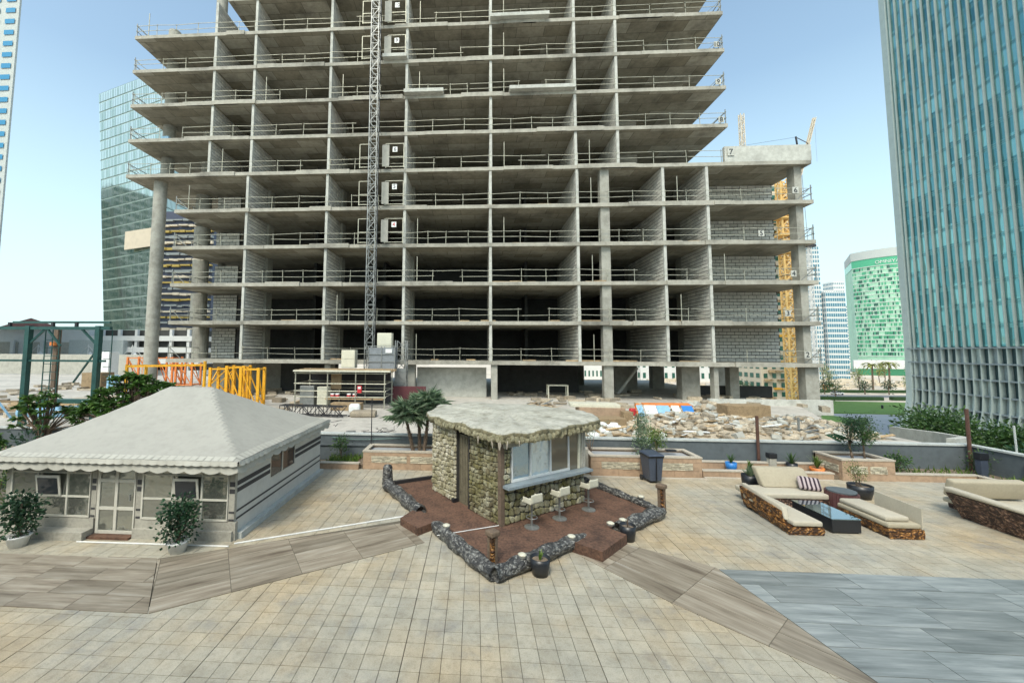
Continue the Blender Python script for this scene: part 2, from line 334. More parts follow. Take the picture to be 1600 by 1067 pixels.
def text(body, size, loc, rot, mat, parent=None, name='lettering', depth=.01):
    cu_ = bpy.data.curves.new(name, 'FONT'); cu_.body = body; cu_.size = size; cu_.extrude = depth; cu_.align_x = 'CENTER'; cu_.align_y = 'CENTER'
    tmp = bpy.data.objects.new(name, cu_); COL.objects.link(tmp); dg = bpy.context.evaluated_depsgraph_get(); me = bpy.data.meshes.new_from_object(tmp.evaluated_get(dg))
    bpy.data.objects.remove(tmp); me.materials.clear(); me.materials.append(mat)
    o = link(name, me, parent, loc); o.rotation_euler = rot; return o
def leaves(mb, c, rad, n, size, rng=random, clump=14, flat=.2, aspect=.5, droop=0.):
    c = Vector(c); k = max(1, n // clump)
    for _ in range(k):
        while True:
            d = Vector((rng.uniform(-1, 1), rng.uniform(-1, 1), rng.uniform(-1, 1)))
            if .25 < d.length < 1: break
        cc = c + Vector((d.x * rad[0], d.y * rad[1], d.z * rad[2])); sp = size * 1.5
        for _ in range(clump):
            p = cc + Vector((rng.gauss(0, sp), rng.gauss(0, sp), rng.gauss(0, sp * .8)))
            a = (p - c + Vector((rng.gauss(0, .5), rng.gauss(0, .5), rng.gauss(.1, .5) - droop)) * max(rad)).normalized(); u = a.orthogonal(); u.rotate(Matrix.Rotation(rng.uniform(0, 6.3), 3, a)); u.normalize()
            L = size * rng.uniform(.7, 1.4); w = L * aspect * .5; q = u.cross(a) * (w * .25)
            mb.add([p, p + a * L * .5 + u * w + q, p + a * L, p + a * L * .5 - u * w + q], [(0, 1, 2), (0, 2, 3)])
def blob(mb, c, size, rng, n=6, m=4, jit=.18, rz=None):
    rz = rng.uniform(0, 3.14) if rz is None else rz; mt = Matrix.Translation(c) @ Matrix.Rotation(rz, 4, 'Z') @ Matrix.Rotation(rng.uniform(-.3, .3), 4, 'X'); vs = []
    for j in range(m):
        ph = -math.pi / 2 + math.pi * (j + .5) / m
        for i in range(n):
            t = 2 * math.pi * i / n; k = 1 + rng.uniform(-jit, jit)
            vs.append(mt @ Vector((size[0] * .5 * k * math.copysign(abs(math.cos(t)) ** .6, math.cos(t)) * math.cos(ph) ** .5, size[1] * .5 * k * math.copysign(abs(math.sin(t)) ** .6, math.sin(t)) * math.cos(ph) ** .5, size[2] * .5 * k * math.sin(ph) * 1.2)))
    fs = [(j * n + i, j * n + (i + 1) % n, (j + 1) * n + (i + 1) % n, (j + 1) * n + i) for j in range(m - 1) for i in range(n)] + [tuple(reversed(range(n))), tuple(range((m - 1) * n, m * n))]
    mb.add(vs, fs)
def lattice(mb, p, q, w, step, r, up=(0, 0, 1), h=None):
    """square lattice girder from p to q"""
    p, q = Vector(p), Vector(q); d = (q - p); L = d.length; d.normalize(); s_ = d.cross(Vector(up)).normalized() if abs(d.dot(Vector(up))) < .95 else Vector((1, 0, 0)); t_ = s_.cross(d).normalized(); h = h or w
    cs = [s_ * a * w / 2 + t_ * b * h / 2 for a, b in ((-1, -1), (1, -1), (1, 1), (-1, 1))]
    for c in cs: mb.tube(p + c, q + c, r * 1.5, 4)
    n = max(1, round(L / step))
    for i in range(n):
        a = p + d * (L * i / n); b = p + d * (L * (i + 1) / n)
        for k in range(4):
            c1, c2 = cs[k], cs[(k + 1) % 4]; mb.tube(a + c1, a + c2, r, 4, cap=False)
            mb.tube((a + c1) if i % 2 == 0 else (a + c2), (b + c2) if i % 2 == 0 else (b + c1), r, 4, cap=False)

exec_parts = True
G = -11.2      # street level
DK = 0.9       # site deck level
# ------------------------------------------------------------------ ground setting
MB().box(-2500, 2500, -400, 4000, G - 1, G).build('street_ground', M['sand'], kind='structure')
MB().prism([(-60, 18.4), (19.9, 18.4), (19.6, 24), (24.5, 33), (24.5, 60), (-60, 60), (-140, 60), (-140, 30), (-60, 30)], G - .2, DK).build('site_deck', M['sitefloor'], kind='structure')
MB().prism([(60, 118), (135, 116), (175, 140), (110, 146), (100, 143)], G, G + .25).build('lawn', M['lawn'], kind='structure')
MB().prism([(70, 85), (92, 104), (91, 113), (72, 106)], G, G + .25).build('lawn', M['lawn'], kind='structure')
MB().prism([(78, 80), (90, 92), (106, 108), (118, 116), (92, 117), (84, 100), (70, 84)], G + .004, G + .02).build('pavement', M['pave'], kind='structure')
MB().prism([(94, 84), (112, 103), (114, 95), (100, 80)], G + .01, G + .2).build('lawn', M['lawn'], kind='structure')
MB().prism([(85, 156), (230, 166), (235, 174), (85, 166)], G + .004, G + .02).build('road', M['asphalt'], kind='structure')

# ------------------------------------------------------------------ terrace
TX0, TY0, TP = -4.193, 8.627, .307
terr = MB().box(-40, 20.2, -1.0, 18.6, -3, -.03).build('terrace', M['grout'], kind='structure')
def inpoly(x, y, P):
    c = False; n = len(P)
    for i in range(n):
        (x1, y1), (x2, y2) = P[i], P[(i + 1) % n]
        if (y1 > y) != (y2 > y) and x < (x2 - x1) * (y - y1) / (y2 - y1) + x1: c = not c
    return c
PATH_A = [(-13.6, 7.55), (-5.95, 7.5), (-1.25, 10.62), (-2.1, 11.9), (-5.95, 10.02), (-7.3, 9.4), (-13.6, 9.35)]
PATH_B = [(2.5, 10.2), (3.79, 8.49), (5.5, 6.7), (6.2, 4.6), (18.6, 4.6), (18.6, 9.85), (5.5, 9.85), (3.7, 10.95)]
DIAM = [(.42, 9.15), (5.35, 12.85), (3.9, 15.4), (1.3, 17.3), (-1.5, 15.5), (-2.95, 14.5)]
tm = MB().box(0, TP - .009, 0, TP - .009, -.03, 0)
tile_me = tm.mesh('tile', M['tile'])
tiles = []
for i in range(-32, 80):
    for j in range(-16, 27):
        x = TX0 + i * TP; y = TY0 + j * TP; cx, cy = x + TP / 2, y + TP / 2
        if cx > 18.9 or cy > 16.9 or cy < 4.2: continue
        if inpoly(cx, cy, DIAM): continue
        if (inpoly(cx, cy, PATH_A) or inpoly(cx, cy, PATH_B)) and all(inpoly(cx + a, cy + b, PATH_A) or inpoly(cx + a, cy + b, PATH_B) for a in (-.16, .16) for b in (-.16, .16)): continue
        if -12.4 < cx < -6.3 and 10.6 < cy < 16.2: continue
        tiles.append((x, y, i, j))
def vis(x, y):
    d = Vector((x, y, -4.8)); zz = -cb.dot(d); px = cr.dot(d) / zz * 640 + 703.6; py = -cu.dot(d) / zz * 640 + 501.6
    return 0 < px < 1600 and py < 1067
tiles.sort(key=lambda t: (not vis(t[0] + .15, t[1] + .15), t[0] ** 2 + t[1] ** 2))
rest = MB()
for k, (x, y, i, j) in enumerate(tiles):
    dz = random.uniform(-.0015, .0015); gx = .006 if i % 10 == 0 else 0; gy = .006 if j % 10 == 0 else 0
    if k < 300:
        o = link('tile', tile_me, terr, (x + gx, y + gy, dz))
        if gx or gy: o.scale = (1 - gx / TP * 1.2, 1 - gy / TP * 1.2, 1)
    else: rest.box(x + gx, x + TP - .009, y + gy, y + TP - .009, -.03, dz)
rest.build('paving_tiles', M['tile'], terr, kind='stuff')
# wood-look porcelain tiles, each clipped to the path outline
def clip(poly, P):
    out = poly
    n = len(P); a = sum(P[i][0] * P[(i + 1) % n][1] - P[(i + 1) % n][0] * P[i][1] for i in range(n)); PP = P if a > 0 else P[::-1]
    for i in range(n):
        (x1, y1), (x2, y2) = PP[i], PP[(i + 1) % n]; inp, out = out, []
        sd_ = lambda p: (x2 - x1) * (p[1] - y1) - (y2 - y1) * (p[0] - x1)
        for k in range(len(inp)):
            p, q = inp[k], inp[(k + 1) % len(inp)]; sp, sq = sd_(p), sd_(q)
            if sp >= 0: out.append(p)
            if (sp >= 0) != (sq >= 0): t = sp / (sp - sq); out.append((p[0] + (q[0] - p[0]) * t, p[1] + (q[1] - p[1]) * t))
        if len(out) < 3: return []
    return out
def planks(name, region, org, ang, L, Wd, stagger, mat, zt, gap=.012):
    pb = MB().prism([(x, y) for x, y in region], -.02, zt - .008).build(name, M['grout'], kind='structure')
    ca, sa = math.cos(ang), math.sin(ang)
    loc = [((x - org[0]) * ca + (y - org[1]) * sa, -(x - org[0]) * sa + (y - org[1]) * ca) for x, y in region]
    u0, u1 = min(p[0] for p in loc), max(p[0] for p in loc); v0, v1 = min(p[1] for p in loc), max(p[1] for p in loc)
    for j in range(math.floor(v0 / Wd), math.ceil(v1 / Wd)):
        sh = (j * stagger) % L
        for i in range(math.floor((u0 - sh) / L), math.ceil((u1 - sh) / L)):
            q = [(sh + i * L + gap / 2, j * Wd + gap / 2), (sh + (i + 1) * L - gap / 2, j * Wd + gap / 2), (sh + (i + 1) * L - gap / 2, (j + 1) * Wd - gap / 2), (sh + i * L + gap / 2, (j + 1) * Wd - gap / 2)]
            q = clip(q, loc)
            if len(q) < 3: continue
            ar = abs(sum(q[k][0] * q[(k + 1) % len(q)][1] - q[(k + 1) % len(q)][0] * q[k][1] for k in range(len(q)))) / 2
            if ar < .004: continue
            mx, my = sh + (i + .5) * L, (j + .5) * Wd
            MB().prism([(a - mx, b - my) for a, b in q], zt - .02, zt + random.uniform(-.001, .001)).build('tile', mat, pb, loc=(org[0] + mx * ca - my * sa, org[1] + mx * sa + my * ca, 0), rz=ang)
    return pb
planks('wood_tile_path', [(-13.6, 7.55), (-5.95, 7.5), (-7.3, 9.4), (-13.6, 9.35)], (-13.6, 7.5), 0, 1.2, .47, .38, M['plank'], .012)
planks('wood_tile_path', [(-5.93, 7.5), (-1.25, 10.62), (-2.1, 11.9), (-5.93, 10.0), (-7.28, 9.4)], (-5.95, 7.5), math.atan2(3.12, 4.7), 1.35, .5, 0, M['plank'], .0125)
planks('wood_tile_path', [(2.5, 10.2), (3.79, 8.49), (5.5, 6.7), (5.88, 6.7), (5.40, 9.9), (3.7, 10.95)], (3.79, 8.49), math.atan2(-1.94, 1.71), 1.5, .6, 0, M['plank'], .012)
planks('wood_tile_path', [(5.90, 6.7), (6.22, 4.6), (18.6, 4.6), (18.6, 9.85), (5.42, 9.82)], (5.5, 9.85), 0, 1.5, .6, .55, M['plank_reflected'], .012)
tag(MB().tube((-5.95, 10.2, .02), (-1.7, 12.35, .02), .022, 6).build('white_conduit', M['white']), 'thin white conduit along the wood-look path from tent corner to deck', 'pipe')
tag(MB().tube((-9.9, 10.02, .02), (-6.0, 10.05, .02), .02, 6).build('white_conduit', M['white']), 'thin white conduit along the foot of the tent front', 'pipe')

# ------------------------------------------------------------------ unfinished concrete building
FY = 33.7; PI = math.pi
def zl(k): return 4.02 + 3.265 * k          # top of slab k (k = 0 is the first floor)
bld = thing('unfinished_building', 'bare concrete building under construction with open floors and block partitions', 'building', (0, FY, DK))
def BP(mb, name, mat, parent=bld, **kw):     # parts are modelled in world coordinates and hung on the thing
    o = mb.build(name, mat, None, **kw); o.parent = parent
    o.matrix_parent_inverse = Matrix.Translation(-Vector(parent.location) if parent is bld else (0, 0, 0)); return o
LT, RT = [], []
for k in range(0, 13):
    x0 = -26.4 if k < 5 else (-31.1 if k < 10 else -22.4); x1 = 27.1 if k <= 5 else 20.75
    LT.append(x0); RT.append(x1); z = zl(k); rg = random.Random(k)
    mb = MB(); xs = [x0]
    if k in (6, 7, 8, 9): xs += [-23.4 + rg.uniform(-.1, .1)]
    mb.box(x0, x1, FY, FY + 22, z - .30, z)
    # uneven pour edges stand proud in places
    for _ in range(7):
        a = rg.uniform(x0 + 1, x1 - 5); b = a + rg.uniform(1.5, 5); dz = rg.choice((.06, .1, -.05)); mb.box(a, b, FY - rg.uniform(.04, .16), FY + .05, z - .32, z + dz * .5 + .012)
    BP(mb, 'floor_slab', M['conc'])
# step in two upper slabs by the hoist, and edge boards
for (a, b, k) in ((-6.1, -2.7, 7), (2.9, 8.4, 7), (-8, -5.9, 8), (1.3, 6.3, 9)):
    BP(MB().box(a, b, FY - .5, FY + 1.6, zl(k) + .003, zl(k) + .3), 'slab_step', M['conc_light'])

def block_wall(p, u, ln, h, bw=.68, bh=.30, th=.22, individual=False, rng=random.Random(3)):
    """wall from p along unit vector u (x or y axis); blocks on both faces with recessed joints"""
    core = MB()
    if u == 'y': core.box(p[0] - th / 2 + .02, p[0] + th / 2 - .02, p[1] + .02, p[1] + ln, p[2] + .002, p[2] + h - .002)
    else: core.box(p[0], p[0] + ln, p[1] - th / 2 + .02, p[1] + th / 2 - .02, p[2] + .002, p[2] + h - .002)
    wall = BP(core, 'block_wall', M['mortar']); n = round(h / bh); hh = h / n; j = MB(); g = .024
    bm_ = None
    for r in range(n):
        off = (r % 2) * bw / 2; q = -off
        while q < ln - .01:
            a, b = max(q, 0) + g, min(q + bw, ln) - g; q += bw
            if b - a < .05: continue
            z0, z1 = p[2] + r * hh + g, p[2] + (r + 1) * hh - g; e = rng.uniform(0, .012)
            if individual:
                o = MB().box(-(b - a) / 2, (b - a) / 2, -th / 2 - e, th / 2, 0, z1 - z0).build('block', M['block'], wall)
                o.location = (p[0] + (a + b) / 2, p[1], z0)
            elif u == 'y': j.box(p[0] - th / 2 - e, p[0] + th / 2 + e, p[1] + a, p[1] + b, z0, z1)
            else: j.box(p[0] + a, p[0] + b, p[1] - th / 2 - e, p[1] + th / 2, z0, z1)
    if j.v: o = j.build('blocks', M['block'], wall, kind='stuff')
    return wall
low = [(-19.87, 3.1), (-12.75, 3.1), (-5.97, 3.0), (1.3, 4), (8.5, 7), (15.45, 7.5), (18.95, 4.2)]
up = [(-23.4, 4.5), (-19.67, 4.2), (-12.72, 3.2), (-5.95, 2.6), (1.34, 4), (8.44, 6), (11.9, 5.5)]
for k in range(0, 12):
    zz = zl(k) + .002; h = 3.265 - .30 - .004
    S_ = low if k < 5 else up
    for (x, ln) in S_:
        if k == 5 and x == -23.4: x = -23.5
        if k >= 10 and x < -22: continue
        block_wall((x, FY + .28, zz), 'y', ln, h)
        BP(MB().box(x - .11, x + .11, FY + .06, FY + .28, zz, zz + h), 'wall_end_pier', M['conc_light'])
        BP(MB().box(x - .13, x + .33, FY + ln + .3, FY + ln + 1.3, zz, zz + h), 'column', M['conc_col'])
    x0, x1 = (-26, 20.6) if k < 5 else (-23, 12.5)
    BP(MB().box(x0, x1, 42.5, 42.8, zz, zz + h), 'core_wall', M['conc_shaded'])
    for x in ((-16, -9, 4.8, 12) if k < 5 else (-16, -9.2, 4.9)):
        BP(MB().box(x, x + .25, 39.5, 42.5, zz, zz + h), 'partition_wall', M['conc_shaded'])
    if k < 5:
        block_wall((19.08, 38.1, zz), 'x', 7.9, h, individual=(k < 3))
        block_wall((-25.5, 38.4, zz), 'x', 2.4, h - (.5 if k in (2, 3) else .1))
        BP(MB().box(26.1, 26.6, 34.15, 34.9, zz, zz + h) if 0 else MB().box(26.05, 26.62, 34.15, 34.95, zz, zz + h), 'column', M['conc_col'])
        BP(MB().box(10.42, 11.15, 33.95, 34.6, zz, zz + h), 'column', M['conc_col'])
        BP(MB().box(-26.0, -25.6, 39.5, 40.2, zz, zz + h), 'column', M['conc_col'])
        BP(MB().lathe([(.72, zz), (.72, zz + h)], 24, (-26.95 if k else -26.6, 38.3, 0)), 'round_column', M['conc_col'], smooth=False)
    elif k < 10:
        BP(MB().lathe([(.7, zz), (.7, zz + h)], 24, (-26.7, 38.5, 0)), 'round_column', M['conc_col'])
        BP(MB().lathe([(.62, zz), (.62, zz + h)], 24, (-31.0 if k > 8 else -30.9, 39.5, 0)) if 0 else MB().lathe([(.55, zz), (.55, zz + h)], 24, (-29.9, 37, 0)), 'round_column', M['conc_col'])
        BP(MB().box(13.5, 15.2, 38.2, 39.2, zz, zz + h), 'column', M['conc_col'])
for k in (9, 10): BP(MB().lathe([(.48, zl(k)), (.48, zl(k) + (2.97 if k > 9 else 6.2))], 24, (-23.95, 34.6 + .6, 0)), 'round_column', M['conc_col']) if k == 9 else None
# giant column standing free at the left
gc = MB().lathe([(.53, DK), (.53, 8), (.525, 8.01), (.525, 14), (.53, 14.01), (.53, 20.1)], 28, (-28.75, 34.9, 0)); BP(gc, 'round_column', M['conc_col'])
# ground floor columns
for (x, y, w, d) in ((1.35, 33.9, .5, .7), (10.42, 33.95, .75, .6), (-5.9, 34.2, .9, .9), (-12.7, 34.2, .5, 1.2), (-19.8, 34.2, .6, 1.), (-23.4, 35.5, 1.1, .9), (17.3, 35.6, 1.45, 1.), (19.0, 34.0, .35, .6),
                     (21.7, 36.5, .75, .7), (26.05, 34.15, 1.0, .8), (13.6, 41, 1.1, 1), (15.3, 43, 1.2, 1), (19.3, 46, 1.2, 1), (6, 42, 1.1, 1), (22.6, 46, .9, .9), (11.8, 50, 1.2, 1), (26, 46, .9, .9), (16.6, 51, 1, 1)):
    BP(MB().box(x, x + w, y, y + d, DK if x < 25 else G, zl(0) - .302), 'column', M['conc_col'])
BP(MB().box(-5.0, 1.0, 35.6, 35.9, DK, zl(0) - .6), 'rendered_wall', M['conc_light'])
BP(MB().box(-18.8, -13.2, 39, 39.3, DK, zl(0) - .4), 'rendered_wall', M['conc_shaded'])
BP(MB().box(2.2, 10, 40.5, 40.8, DK, zl(0) - .31), 'rendered_wall', M['conc_shaded'])
BP(MB().box(-26.3, -19, 40, 40.3, DK, zl(0) - .31), 'rendered_wall', M['conc_col'])
# parapet with floor number on the terrace of the sixth slab
BP(MB().box(20.4, 27.15, FY + .01, FY + .31, zl(5) + .002, zl(5) + 1.32), 'parapet', M['conc_light'])
def sign(x, z, n, y=FY - .05, s=.62):
    s *= .85; b = BP(MB().box(x - s / 2, x + s / 2, y - .03, y, z, z + s * 1.15), 'number_sign', M['conc_light']); text(n, s * 1.25, (x, y - .04, z + s * .55), (PI / 2, 0, 0), M['black'], b, 'number')
sign(20.85, zl(5) + .5, '7'); sign(20.2, zl(6) + .05, '8', s=.5); sign(20.1, zl(7) + .05, '9', s=.5); sign(20.1, zl(8) + .05, '10', s=.5)
sign(25.7, zl(4) + .5, '6', s=.55); sign(22.9, zl(3) + .3, '5', s=.5); sign(25.2, zl(2) + .3, '4', s=.5); sign(24.6, zl(1) + .4, '3', s=.5); sign(25.9, zl(0) + .4, '2', s=.55)
# edge protection: posts and two sagging rails, one part per bay
def rails(k):
    z = zl(k); rg = random.Random(40 + k); x0, x1 = LT[k] + .1, RT[k] - .1; S_ = [x for x, _ in (low if k < 5 else up)]
    if k == 5: x1 = 20.3; S_ = [x for x, _ in up]
    cuts = [x0] + [x for x in S_ if x > x0 + .3] + [x1]
    for a, b in zip(cuts, cuts[1:]):
        mb = MB(); a2, b2 = a + .12, b - .12; n = max(1, round((b2 - a2) / rg.uniform(1.9, 2.6))); zs = [(z + .98 + rg.uniform(-.06, .06), z + .50 + rg.uniform(-.05, .05)) for _ in range(n + 1)]; y = FY + .1
        for i in range(n + 1):
            x = a2 + (b2 - a2) * i / n + rg.uniform(-.2, .2) * (0 < i < n)
            if 0 < i < n or rg.random() < .5: mb.tube((x, y, z), (x + rg.uniform(-.05, .05), y, zs[i][0] + .1), .026, 4)
            if i < n:
                xn = a2 + (b2 - a2) * (i + 1) / n
                for lv in (0, 1):
                    if rg.random() < .93: mb.tube((a2 + (b2 - a2) * i / n - .1, y - .04, zs[i][lv]), (xn + .1, y - .04, zs[i + 1][lv]), .023, 4)
        if rg.random() < .25: mb.tube((a2 + 1, y, z), (a2 + 1, y, z + 2.2), .035, 4)
        BP(mb, 'guard_rail', M['rail'])
    for xe, sg in ((x0, 1), (x1, -1)):
        if k == 5 and sg < 0: continue
        mb = MB(); mb.tube((xe, FY + .1, z), (xe, FY + .1, z + 1.25), .04, 4).tube((xe, FY + .1, z + 1.05), (xe + sg * 1.1, FY + .1, z + .05), .035, 4)
        for zz in (.5, 1.0): mb.tube((xe, FY, z + zz), (xe, FY + 7, z + zz), .035, 4)
        for yy in (2.3, 4.6): mb.tube((xe, FY + yy, z), (xe, FY + yy, z + 1.1), .035, 4)
        BP(mb, 'guard_rail', M['steel'])
for k in range(0, 12): rails(k)
# loose stuff lying on the floors
for k in range(0, 10):
    rg = random.Random(90 + k); mb = MB()
    for _ in range(9):
        x = rg.uniform(-19, 18); mb.rbox((x, FY + rg.uniform(.3, .9), zl(k) + .07 + .01), (rg.uniform(.5, 1.8), .14, .1), rg.uniform(-.15, .15))
    BP(mb, 'loose_boards', M['wood'], kind='stuff')
for (x, k) in ((-11, 6), (-15, 6), (-7, 6), (3, 6)):
    BP(MB().box(x - 1.8, x + 1.5, 36.8, 36.85, zl(k) + .01, zl(k) + .95), 'netting_sheet', M['pinkfab'])
tag(MB().rbox((-28.9, 35.5, zl(6) + .55), (.7, .6, 1.05)).build('water_tank', M['lightblue'], bevel=.05), 'small light blue tank on the slab edge at the far left of the unfinished building', 'tank')
tag(MB().rbox((-27.5, 35.5, zl(5) + .32), (1.4, .8, .6)).build('tool_box', M['lightblue'], bevel=.05), 'pale blue box on the open slab one floor below the small tank', 'box')
# right hand ramp and low parapets
rp = thing('ramp_parapet', 'pale concrete upstand band in front of the right end of the unfinished building', 'wall', (18, 33, DK))
def WP(mb, name, mat, parent, **kw):
    o = mb.build(name, mat, None, **kw); o.parent = parent; o.matrix_parent_inverse = Matrix.Translation(parent.location).inverted(); return o
WP(MB().box(17.6, 26.4, 32.2, 32.5, .25, 1.35), 'upstand', M['conc_light'], rp)
WP(MB().box(20.5, 26.4, 32.5, 33.6, .25, .45), 'upstand_base', M['conc_light'], rp)
WP(MB().box(25.2, 26.1, 33.2, 34, G, .24), 'column', M['conc_col'], rp)
tag(MB().add([(13.2, 28.5, .94), (17.8, 31.5, .94), (24.6, 30, -1.4), (20.4, 19.2, -.2), (15.5, 20, .94), (13.2, 28.5, .7), (17.8, 31.5, .7), (24.6, 30, -1.7), (20.4, 19.2, -.5), (15.5, 20, .7)],
     [(0, 4, 3, 2, 1), (5, 6, 7, 8, 9), (0, 1, 6, 5), (1, 2, 7, 6), (2, 3, 8, 7), (3, 4, 9, 8), (4, 0, 5, 9)]).build('vehicle_ramp', M['conc_light']), 'pale concrete ramp sloping down beside the rubble heap', 'ramp')['kind'] = 'structure'
for P_ in ([(20.25, 19.0, .2, 1.22), (22.6, 20.6, .1, 1.0), (24.0, 23.2, -.2, .75), (25.0, 26.5, -.5, .45)],):
    mb = MB()
    for (x, y, a, b), (x2, y2, a2, b2) in zip(P_, P_[1:]):
        d = Vector((x2 - x, y2 - y)).normalized(); nx, ny = -d.y * .14, d.x * .14
        mb.add([(x - nx, y - ny, a - 2), (x2 - nx, y2 - ny, a2 - 2), (x2 + nx, y2 + ny, a2 - 2), (x + nx, y + ny, a - 2), (x - nx, y - ny, b), (x2 - nx, y2 - ny, b2), (x2 + nx, y2 + ny, b2), (x + nx, y + ny, b)],
               [(0, 3, 2, 1), (4, 5, 6, 7), (0, 1, 5, 4), (1, 2, 6, 5), (2, 3, 7, 6), (3, 0, 4, 7)])
    tag(mb.build('ramp_wall', M['conc_light']), 'curved pale concrete ramp wall just behind the grey terrace wall at right', 'wall')
tag(MB().box(19.5, 26, 37.8, 38.1, DK, 1.9).build('low_wall', M['conc_shaded']), 'dark low wall under the right end of the unfinished building', 'wall')
tag(MB().box(14.5, 24.4, 31.4, 31.7, DK, 1.25).build('low_wall', M['conc_light']), 'long low concrete kerb wall in front of the ground floor columns', 'wall') if 0 else None

# ------------------------------------------------------------------ material hoist with lattice mast
ho = thing('construction_hoist', 'tall lattice hoist mast climbing the front of the unfinished building', 'hoist', (-8.35, 32.2, 3.2))
seg = MB(); lattice(seg, (0, 0, 0), (0, 0, 1.5), .62, .75, .024); seg_me = seg.mesh('mast_section', M['steel'])
for i in range(27): link('mast_section', seg_me, ho, (0, 0, i * 1.508))
MB().tube((-.42, 0, 0), (-.42, 0, 40), .03, 5).build('guide_rail', M['steel_dark'], ho); MB().tube((.42, 0, 0), (.42, 0, 40), .03, 5).build('guide_rail', M['steel_dark'], ho)
for k in range(0, 10):
    mb = MB(); z = zl(k) - 3.2
    mb.tube((-.3, .3, z - .2), (-.3, 1.5, z - .2), .03, 4).tube((.3, .3, z - .2), (.3, 1.5, z - .2), .03, 4); mb.build('wall_tie', M['steel'], ho)
for k, n in ((3, '4'), (4, '5'), (5, '6'), (8, '9'), (9, '10')):
    z = zl(k) - 3.2
    for (a, b) in ((-1.5, -.55), (.75, 2.3)):
        mb = MB()
        for x in (a, b): mb.tube((x, 1.25, z), (x, 1.25, z + 2.1), .045, 4)
        for hh in (.08, .95, 2.1): mb.tube((a, 1.25, z + hh), (b, 1.25, z + hh), .04, 4)
        g = mb.build('landing_gate', M['rail'], ho)
    MB().box(.45, 1.05, 1.2, 1.24, z + .1, z + 2.0).build('gate_panel', M['plinth'], g)
    s = MB().box(1.35, 1.75, 1.18, 1.21, z + 1.35, z + 1.8).build('number_sign', M['white'], g)
    text(n, .45, (1.55, 1.17, z + 1.57), (PI / 2, 0, 0), M['black'] if k != 3 else M['red'], g, 'number')
MB().box(-.35, .35, -.5, .5, -2.3, 0).build('mast_base', M['steel_dark'], ho)
cg = MB()
for x in (-1, 0, 1):
    for y in (-.5, .5):
        cg.tube((x, y, 0), (x, y, 1.7), .04, 4)
for z in (0, .55, 1.1, 1.7):
    for y in (-.5, .5): cg.tube((-1, y, z), (1, y, z), .035, 4)
cage = thing('hoist_cage', 'grey mesh hoist cage parked at the foot of the lattice mast', 'cage', (-6.9, 30.6, 3.45))
cg.build('cage_frame', M['steel'], cage); MB().box(-.96, .96, -.46, .46, .02, 1.6).build('cage_panel', plain('grey_panel', (.24, .26, .28), .5, .3), cage, bevel=.02)
MB().box(.3, .8, -.55, -.51, 1.2, 1.5).build('notice', M['white'], cage)
for (x, y, z, w, h, lab) in ((-9.55, 30.9, 3.5, 1.05, 1.35, 'cream control cabinet left of the hoist mast foot'), (-7.05, 32.0, 4.3, 1.15, 1.9, 'taller cream cabinet right behind the hoist mast foot')):
    t = thing('control_cabinet', lab, 'cabinet', (x, y, z)); MB().box(-w / 2, w / 2, -.35, .35, 0, h).build('cabinet_body', M['cream'], t, bevel=.03)
    MB().box(-w / 2 + .04, w / 2 - .04, -.37, -.352, h * .52, h - .05).build('cabinet_door', M['cream'], t); MB().box(-w / 2 + .04, w / 2 - .04, -.37, -.352, .05, h * .48).build('cabinet_door', M['cream'], t)
tl = thing('access_tower', 'grey ladder tower of tubes standing right of the hoist cage', 'scaffold', (-5.6, 31.2, DK))
mb = MB(); lattice(mb, (0, 0, 0), (0, 0, 4.7), .8, .8, .03); mb.build('tower_frame', M['steel'], tl); MB().box(-.36, .36, -.38, -.3, .1, 2.6).build('side_panel', M['steel'], tl)

# scaffold shelter
sc = thing('scaffold_shelter', 'scaffold shelter roofed with planks sheltering site tools at the hoist foot', 'scaffold', (-9.1, 28.6, DK))
fr = MB(); X = (-3.2, -.95, 1.0, 3.0); Y = (-.9, 1.6)
for x in X:
    for y in Y: fr.tube((x, y, -.1), (x, y, 2.6), .045, 5)
for z in (.75, 1.15, 1.65, 2.35):
    for y in Y: fr.tube((-3.3, y, z), (3.1, y, z), .035, 5)
    for x in (-3.2, 3.0): fr.tube((x, -.9, z), (x, 1.6, z), .035, 5)
fr.build('scaffold_frame', M['rail'], sc)
for i in range(9): MB().rbox((random.uniform(-.1, .1), -.95 + i * .32, 2.5 + random.uniform(0, .05)), (6.7, .29, .1), random.uniform(-.01, .01)).build('plank', M['wood'] if i else M['cream'], sc)
MB().box(-3.1, 2.9, 1.65, 1.72, .05, 2.4).build('back_sheet', M['steel_dark'], sc)
def mini(name, label, cat, mat, c, s, rz=0, group=None, bevel=.02, base=DK):
    o = MB().rbox((0, 0, s[2] / 2), s).build(name, mat, None, loc=(c[0], c[1], c[2] if len(c) > 2 else base), rz=rz, bevel=bevel); return tag(o, label, cat, group)
fe = thing('fire_cabinet', 'red fire extinguisher box on the scaffold shelter front', 'fire box', (-7.8, 27.66, 1.95)); MB().box(-.14, .14, -.09, .09, 0, .48).build('box_body', M['red'], fe, bevel=.015); MB().box(-.1, .1, -.1, -.092, .28, .42).build('notice', M['white'], fe)
bk = None
for i, (x, m) in enumerate(((-9.75, 'white'), (-9.4, 'white'), (-8.6, 'white'), (-8.2, 'white'))):
    if bk is None:
        bk = thing('bucket', 'x', 'bucket', (0, 0, 0)); MB().lathe([(.12, 0), (.15, .32), (.135, .32), (.11, .03)], 12).build('pail', M['white'], bk, smooth=True); MB().lathe([(.131, .08), (.146, .24), (.15, .24), (.136, .08)], 12).build('red_band', M['red'], bk); r = bk
    else: r = clone(bk, (0, 0, 0))
    r.location = (x, 27.9, 1.56); r['label'] = 'white pail with red band on the shelter bench, ' + ('leftmost', 'second from left', 'third from left', 'rightmost')[i]; r['group'] = 'pails on the scaffold shelter bench'
